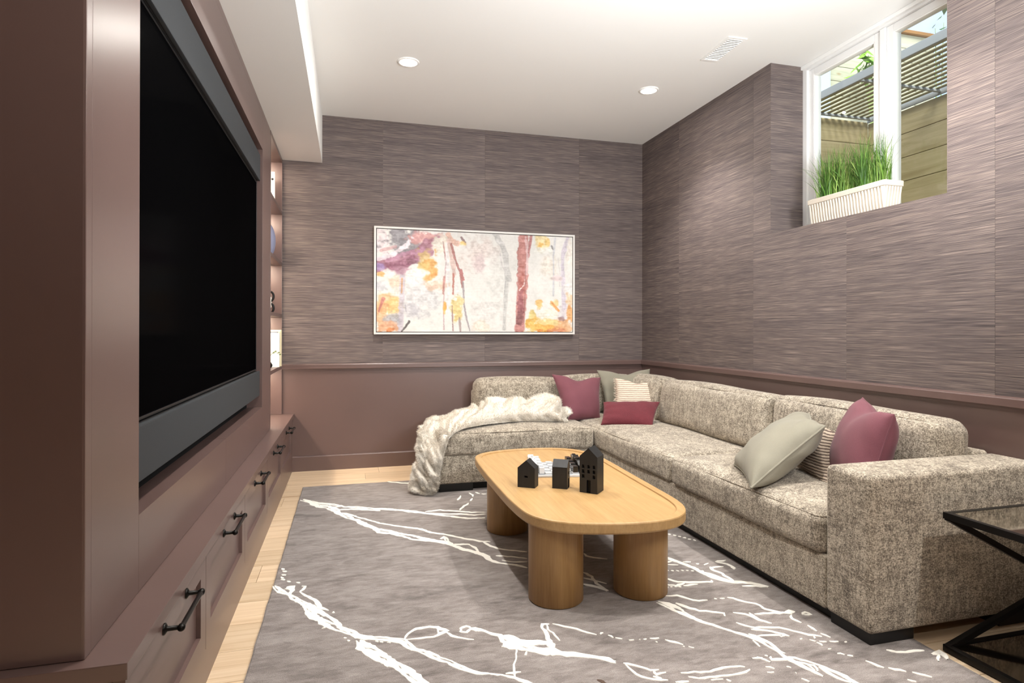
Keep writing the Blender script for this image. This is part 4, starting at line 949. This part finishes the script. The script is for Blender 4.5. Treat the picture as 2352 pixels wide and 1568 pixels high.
for t0, v0, an, sg, ht in RID:
    x_ = (tt - t0) * 2.1; y_ = (vv - v0) * .42 + (hn - .5) * .05; u_ = x_ * math.cos(an) + y_ * math.sin(an); w_2 = -x_ * math.sin(an) + y_ * math.cos(an) + .03 * np.sin(u_ * 22 + t0 * 40)
    fold += ht * np.exp(-(w_2 / sg) ** 2 - (u_ / .17) ** 2) - ht * .55 * np.exp(-((w_2 - sg * 1.8) / (sg * .7)) ** 2 - (u_ / .16) ** 2)
fold += np.sin(tt * 9 - vv * 11 + hn2 * 4) * .009 * (tt < .45)
disp = ((hn - .5) * .022 + (hn2 - .5) * .022 + (hn3 - .5) * .003 + cha + fold) * amp
G = G + nr * disp[..., None]
G[..., 2] = np.maximum(G[..., 2], .016)
mb = MB(); mb.v = [tuple(p) for p in G.reshape(-1, 3)]; ii = np.arange(NU * NV).reshape(NU, NV)
mb.f = [list(map(int, f)) for f in np.stack([ii[:-1, :-1], ii[1:, :-1], ii[1:, 1:], ii[:-1, 1:]], -1).reshape(-1, 4)]; mb.smooth = set(range(len(mb.f)))
mb.build('blanket', 'fur', th)
fb = MB(); r_ = np.random.default_rng(5)
for k in range(70000):
    i, j = int(r_.integers(1, NU - 1)), int(r_.integers(1, NV - 2)); p = G[i, j] + du[i, j] * r_.random() + dv[i, j] * r_.random(); d = nr[i, j] + r_.normal(0, .55, 3); d[2] -= .25; d /= np.linalg.norm(d) + 1e-9
    L_ = r_.uniform(.009, .019); s_ = np.cross(d, r_.normal(0, 1, 3)); s_ /= np.linalg.norm(s_) + 1e-9
    e_ = p + d * L_; e_[2] = max(e_[2], .0150)
    fb.v += [tuple(p + s_ * .0010), tuple(p - s_ * .0010), tuple(e_)]; fb.f.append([3 * k, 3 * k + 1, 3 * k + 2])
fb.build('fur_pile', 'fur', th, kind='stuff')

# ------------------------------------------------------------------ coffee table
TZ = .365
tb = thing('coffee_table', 'low honey oak coffee table with rounded rimmed top on drum legs', 'coffee table', (1.02, 2.76, 0))
OUT = [(.659, 2.757), (.657, 2.47), (.672, 2.27), (.715, 2.168), (.80, 2.098), (.93, 2.052), (1.06, 2.033), (1.18, 2.042), (1.265, 2.086), (1.322, 2.165), (1.349, 2.28), (1.359, 2.46), (1.370, 2.72), (1.383, 3.0), (1.384, 3.18), (1.362, 3.31), (1.30, 3.41), (1.195, 3.474), (1.04, 3.497), (.88, 3.483), (.765, 3.436), (.704, 3.37), (.680, 3.28), (.667, 3.08)]
def closed(P, m):
    P = np.array(P, float); n = len(P); o = []
    for i in range(n):
        p0, p1, p2, p3 = P[i - 1], P[i], P[(i + 1) % n], P[(i + 2) % n]
        for k in range(m):
            f = k / m; o.append(.5 * ((2 * p1) + (p2 - p0) * f + (2 * p0 - 5 * p1 + 4 * p2 - p3) * f * f + (3 * p1 - p0 - 3 * p2 + p3) * f ** 3))
    return np.array(o)
ol = closed(OUT, 6); tg = np.roll(ol, -1, 0) - np.roll(ol, 1, 0); tg /= np.linalg.norm(tg, axis=1, keepdims=True); nin = np.stack([tg[:, 1], -tg[:, 0]], 1)
if ((np.array([1.02, 2.76]) - ol[0]) @ nin[0]) < 0: nin = -nin
def ring(off, z): return [(p[0], p[1], z) for p in ol + nin * off]
prof = [(.012, TZ - .046), (.003, TZ - .042), (0, TZ - .036), (0, TZ - .006), (.0018, TZ - .0018), (.006, TZ), (.0335, TZ), (.0365, TZ - .0015), (.0375, TZ - .0075)]
mb = MB(); n_ = len(ol); vs = []
for off, z in prof: vs += ring(off, z)
fs = [(k * n_ + i, k * n_ + (i + 1) % n_, (k + 1) * n_ + (i + 1) % n_, (k + 1) * n_ + i) for k in range(len(prof) - 1) for i in range(n_)]
mb.add(vs, fs); mb.f.append(list(range(n_))[::-1]); mb.f.append([(len(prof) - 1) * n_ + i for i in range(n_)])
fix_normals(mb.build('tabletop', 'wood_top', tb, label='rounded top with raised rim'))
for cx, cy in ((.800, 2.268), (1.162, 2.245), (.822, 3.115), (1.20, 3.13)):
    MB().lathe([(.106, .0125), (.110, .0165), (.110, TZ - .0465)], (cx, cy, 0), 'z', 48).build('leg', 'wood_leg', tb)
TT = TZ - .0073
# black wooden houses
def house(name, label, p0, ang, w_, d, he, hr, wins, ridge_along_front=False, arch=False):
    """p0: front-left corner; front runs along +x local; wins: (x0, x1, z0, z1) openings cut into the front"""
    t = thing(name, label, 'ornament', (p0[0], p0[1], TT), ang, 'black house ornaments')
    def cut_wall(mb, org, ux, wins, Wd, z0, z1, dep, n):
        xs = sorted({0, Wd} | {q for a in wins for q in a[:2]}); zs = sorted({z0, z1} | {q for a in wins for q in a[2:]}); ux = np.array(ux); n = np.array(n, float); org = np.array(org, float)
        P = lambda x, z, k=0: tuple(org + ux * x + np.array([0, 0, z]) - n * k)
        for i in range(len(xs) - 1):
            for j in range(len(zs) - 1):
                cx, cz = (xs[i] + xs[i + 1]) / 2, (zs[j] + zs[j + 1]) / 2; ins = any(a[0] < cx < a[1] and a[2] < cz < a[3] for a in wins); k = dep if ins else 0
                q = [(xs[i], zs[j]), (xs[i + 1], zs[j]), (xs[i + 1], zs[j + 1]), (xs[i], zs[j + 1])]
                mb.add([P(x, z, k) for x, z in q], [(0, 1, 2, 3)])
                if ins:
                    for m_ in range(4):
                        (xa, za), (xb, zb) = q[m_], q[(m_ + 1) % 4]; mb.add([P(xa, za), P(xb, zb), P(xb, zb, dep), P(xa, za, dep)], [(0, 1, 2, 3)])
    mb = MB()
    if not ridge_along_front:
        cut_wall(mb, (0, 0, 0), (1, 0, 0), wins, w_, 0, he, .012, (0, -1, 0))
        A, B_, Cc, D, E_, F_ = (0, 0, he), (w_, 0, he), (w_ / 2, 0, hr), (0, d, he), (w_, d, he), (w_ / 2, d, hr)
        mb.add([A, B_, Cc, D, E_, F_, (0, d, 0), (w_, d, 0), (0, 0, 0), (w_, 0, 0)], [(0, 1, 2), (5, 4, 3), (0, 2, 5, 3), (2, 1, 4, 5), (8, 0, 3, 6), (9, 7, 4, 1), (6, 3, 4, 7), (8, 6, 7, 9)])
    else:
        mb.add([(0, 0, 0), (w_, 0, 0), (w_, 0, he), (0, 0, he), (0, d, 0), (w_, d, 0), (w_, d, he), (0, d, he), (0, d / 2, hr), (w_, d / 2, hr)], [(0, 1, 2, 3), (5, 4, 7, 6), (3, 2, 9, 8), (8, 9, 6, 7), (0, 3, 7, 4), (3, 8, 7), (2, 6, 9), (4, 5, 1, 0)])
        cut_wall(mb, (w_, 0, 0), (0, 1, 0), wins, d, 0, he, .012, (1, 0, 0))
    mb.build('body', 'black_wood', t, local=True)
    # roof slabs, slightly proud
    th_ = .0022
    rb = MB()
    if not ridge_along_front:
        for sx in (0, w_): rb.add([(sx, -.0006, he + th_ * .2), (w_ / 2, -.0006, hr + th_), (w_ / 2, d + .0006, hr + th_), (sx, d + .0006, he + th_ * .2), (sx, -.0006, he - th_), (w_ / 2, -.0006, hr - th_), (w_ / 2, d + .0006, hr - th_), (sx, d + .0006, he - th_)], [(0, 1, 2, 3), (7, 6, 5, 4), (0, 4, 5, 1), (2, 6, 7, 3), (3, 7, 4, 0)])
    else:
        for sy in (0, d): rb.add([(-.0006, sy, he + th_ * .2), (-.0006, d / 2, hr + th_), (w_ + .0006, d / 2, hr + th_), (w_ + .0006, sy, he + th_ * .2), (-.0006, sy, he - th_), (-.0006, d / 2, hr - th_), (w_ + .0006, d / 2, hr - th_), (w_ + .0006, sy, he - th_)], [(0, 1, 2, 3), (7, 6, 5, 4), (0, 4, 5, 1), (2, 6, 7, 3), (3, 7, 4, 0)])
    fix_normals(rb.build('roof', 'black_wood', t, local=True))
    return t
house('house_ornament', 'small black gabled house with one slot window, left of the three', (.752, 2.665), math.radians(-34), .083, .058, .090, .124, [(.033, .049, .046, .055)])
house('house_ornament', 'small black house with roof sloping forward, middle of the three', (.900, 2.603), math.radians(-33), .070, .056, .098, .128, [(.020, .034, .062, .076), (.018, .038, .0, .044)], True)
W3 = [(x, x + .0075, z, z + .0135) for z in (.066, .088, .110) for x in (.010, .030, .050) if not (z == .066 and x == .030)]
W3 = [(x * 1.28 - .0015, x * 1.28 + .0105, z, z + .0155) for x, _, z, _ in W3]
house('house_ornament', 'tall black house with rows of small windows, right of the three', (.998, 2.510), math.radians(-44), .084, .080, .162, .199, W3 + [(.034, .052, .0, .058)])

# chess set
ang = math.radians(-11); CB = Vector((1.03, 2.935, TT)); BS = .30
cb = thing('chess_board', 'square white chess board with raised pale squares on the table', 'chess board', CB, ang)
MB().box((-BS / 2, -BS / 2, .0004), (BS / 2, BS / 2, .010), .0015).build('base', 'chess_white', cb, local=True)
sq = BS * .9 / 8; pm = {}
for r in range(8):
    for c in range(8):
        dark = (r + c) % 2; x, y = (c - 3.5) * sq, (r - 3.5) * sq
        if dark not in pm:
            pm[dark] = MB().box((-sq / 2 + .0004, -sq / 2 + .0004, 0), (sq / 2 - .0004, sq / 2 - .0004, .0035 if dark else .0075)).build('square', 'chess_grey' if dark else 'chess_board', cb, local=True); o = pm[dark]
        else: o = pm[dark].copy(); C.objects.link(o)
        o.location = (x, y, .010)
def chess_piece(kind, mat):
    hts = {'pawn': .030, 'rook': .042, 'knight': .045, 'bishop': .048, 'queen': .053, 'king': .057}; h = hts[kind]; s = .0145; b = MB()
    if kind == 'pawn': b.box((-.0125, -.0125, 0), (.0125, .0125, h), .0014)
    elif kind == 'rook': b.box((-s, -s, 0), (s, s, h - .006), .0012).box((-s * .6, -s * .6, h - .0062), (s * .6, s * .6, h), .0008)
    elif kind in ('knight', 'bishop'):
        k = .62 if kind == 'knight' else .8
        b.add([(-s, -s, 0), (s, -s, 0), (s, s, 0), (-s, s, 0), (-s, -s, h * k), (s, -s, h * k), (s, s, h), (-s, s, h)], [(3, 2, 1, 0), (0, 1, 5, 4), (1, 2, 6, 5), (2, 3, 7, 6), (3, 0, 4, 7), (4, 5, 6, 7)])
    elif kind == 'queen': b.box((-s, -s, 0), (s, s, h - .012), .0012).box((-s * .5, -s, h - .0122), (s * .5, s, h), .001)
    else: b.box((-s, -s, 0), (s, s, h - .010), .0012).box((-s * .35, -s * .35, h - .0102), (s * .35, s * .35, h), .0008)
    return b
order = ['rook', 'knight', 'bishop', 'queen', 'king', 'bishop', 'knight', 'rook']; place = ['nearest', 'second', 'third', 'fourth', 'fifth', 'sixth', 'seventh', 'farthest']
for side, colr, mat in ((-1, 'white', 'chess_white'), (1, 'black', 'chess_black')):
    for rank in (0, 1):
        for r in range(8):
            kind = 'pawn' if rank else order[r]; x = side * (3.5 - rank) * sq; y = (r - 3.5) * sq
            p = CB + Matrix.Rotation(ang, 3, 'Z') @ Vector((x, y, 0)); dark = (r + int(x / sq + 3.5 + .5)) % 2
            lb = f'{colr} block chess {kind}, {place[r]} of the {"inner" if rank else "outer"} row on its side of board'
            o = chess_piece(kind, mat).build('chess_piece', mat if not (colr == 'black' and rank) else 'chess_black', None, local=True)
            o.location = (p.x, p.y, TT + .0100 + (.0036 if (r + (round(x / sq + 3.5))) % 2 else .0076)); o.rotation_euler = (0, 0, ang); tag(o, lb, 'chess piece', f'{colr} chess pieces')

# ------------------------------------------------------------------ side table at lower right
sd = thing('side_table', 'black metal side table with mirrored top and zigzag sides', 'side table', (2.21, 1.27, 0))
SX0, SX1, SY0, SY1, SZ = 1.938, 2.488, .98, 1.568, .472
for z0, z1, nm in ((.004, .026, 'base_frame'), (SZ - .022, SZ, 'top_frame')):
    rect = MB(); wd = .020
    rect.box((SX0, SY0, z0), (SX0 + wd, SY1, z1), .002).box((SX1 - wd, SY0, z0), (SX1, SY1, z1), .002).box((SX0 + wd, SY1 - wd, z0), (SX1 - wd, SY1, z1), .002).box((SX0 + wd, SY0, z0), (SX1 - wd, SY0 + wd, z1), .002)
    rect.build(nm, 'black_metal', sd)
box('mirror_top', (SX0 + .020, SY0 + .020, SZ - .007), (SX1 - .020, SY1 - .020, SZ - .001), 'mirror', sd); box('mirror_shelf', (SX0 + .020, SY0 + .020, .017), (SX1 - .020, SY1 - .020, .023), 'mirror', sd)
for yy in (SY1 - .010, SY0 + .010):
    b = MB()
    for (xa, za), (xb, zb) in (((SX0 + .01, SZ - .018), (SX1 - .012, .182)), ((SX0 + .01, .016), (SX1 - .012, .182))):
        d = Vector((xb - xa, 0, zb - za)).normalized(); nn = Vector((-d.z, 0, d.x)) * .010
        vs = []
        for y_ in (yy - .009, yy + .009):
            for (x, z, s_) in ((xa, za, -1), (xb, zb, -1), (xb, zb, 1), (xa, za, 1)): vs.append((x + nn.x * s_, y_, z + nn.z * s_))
        b.add(vs, [(3, 2, 1, 0), (4, 5, 6, 7), (0, 1, 5, 4), (1, 2, 6, 5), (2, 3, 7, 6), (3, 0, 4, 7)])
    fix_normals(b.build('zigzag_brace', 'black_metal', sd))
for x, y in ((SX0 + .02, SY0 + .02), (SX1 - .02, SY0 + .02), (SX0 + .02, SY1 - .02), (SX1 - .02, SY1 - .02)): MB().lathe([(.009, .0006), (.010, .002), (.010, .004)], (x, y, 0), 'z', 14).build('glide', 'black_foot', sd)

# ------------------------------------------------------------------ planter with grass on the window ledge
PX0, PX1, PY0, PY1, PZ, PH = 2.572, 2.688, 2.385, 2.895, NZ + .0008, .150
pl = thing('planter', 'cream ribbed trough planter of green grass on the window ledge', 'planter', ((PX0 + PX1) / 2, (PY0 + PY1) / 2, PZ))
mb = MB()
def rr(x0, x1, y0, y1, r, z, n=5):
    o = []
    for cx, cy, a0 in ((x1 - r, y1 - r, 0), (x0 + r, y1 - r, 90), (x0 + r, y0 + r, 180), (x1 - r, y0 + r, 270)):
        for t in np.linspace(a0, a0 + 90, n): o.append((cx + r * math.cos(math.radians(t)), cy + r * math.sin(math.radians(t)), z))
    return o
layers = [(-.016, 0, .006), (-.013, .012, .008), (-.006, .05, .010), (-.002, .10, .012), (0, .122, .012), (.006, .123, .012), (.007, .147, .012), (.005, .150, .012), (-.006, .150, .010), (-.008, .125, .010)]
vs = []; n_ = 20
for off, z, r in layers: vs += rr(PX0 - off, PX1 + off, PY0 - off, PY1 + off, r, PZ + z)
mb.add(vs, [(k * n_ + i, k * n_ + (i + 1) % n_, (k + 1) * n_ + (i + 1) % n_, (k + 1) * n_ + i) for k in range(len(layers) - 1) for i in range(n_)] + [tuple(range(n_))[::-1], tuple((len(layers) - 1) * n_ + i for i in range(n_))])
fix_normals(mb.build('trough', 'planter_cream', pl))
rbm = MB()
def rib(x, y, nx, ny):
    P = [(x + nx * (.001 + o_), y + ny * (.001 + o_), PZ + z) for o_, z in ((-.013, .012), (-.008, .045), (-.003, .09), (.002, .120))]
    rbm.tube(P, [.0035, .0052, .0058, .0058], 6)
for y in np.linspace(PY0 + .014, PY1 - .014, 26): rib(PX0, y, -1, 0); rib(PX1, y, 1, 0)
for x in np.linspace(PX0 + .014, PX1 - .014, 6): rib(x, PY0, 0, -1); rib(x, PY1, 0, 1)
rbm.build('ribs', 'planter_cream', pl, kind='stuff')
box('soil', (PX0 + .008, PY0 + .008, PZ + .10), (PX1 - .008, PY1 - .008, PZ + .1245), 'soil', pl)
gb = MB(); gr = random.Random(3)
clumps = [(PY0 + .03 + (PY1 - PY0 - .06) * (k + .5) / 9 + gr.gauss(0, .008), gr.uniform(PX0 + .03, PX1 - .03)) for k in range(9)]
for cy, cx in clumps:
    for k in range(130):
        bx, by = cx + gr.gauss(0, .014), cy + gr.gauss(0, .016); bx = min(max(bx, PX0 + .012), PX1 - .012); by = min(max(by, PY0 + .012), PY1 - .012)
        Lh = gr.uniform(.12, .33) * (1.0 if gr.random() < .85 else .6); az = gr.uniform(0, 2 * math.pi); ln = abs(gr.gauss(0, .30)) + (.55 if gr.random() < .06 else 0)
        dx, dy = math.cos(az) * .55, math.sin(az); dx += -.12; wd = gr.uniform(.0014, .0030); tw_ = gr.uniform(0, math.pi); sx, sy = math.cos(tw_) * wd, math.sin(tw_) * wd
        pts = []
        for q in (0, .3, .6, .85, 1):
            bend = ln * Lh * q ** 1.8; x = bx + dx * bend; y = by + dy * bend; z = PZ + .122 + Lh * q * (1 - .18 * ln * q); x = min(x, 2.752); k_ = 1 - q ** 2.2
            pts += [(x + sx * k_ + .0001, y + sy * k_, z), (x - sx * k_ - .0001, y - sy * k_, z)]
        gb.add(pts, [(2 * i, 2 * i + 1, 2 * i + 3, 2 * i + 2) for i in range(4)], True)
gb.build('grass_blades', 'blade', pl, label='upright green grass blades', kind='stuff')
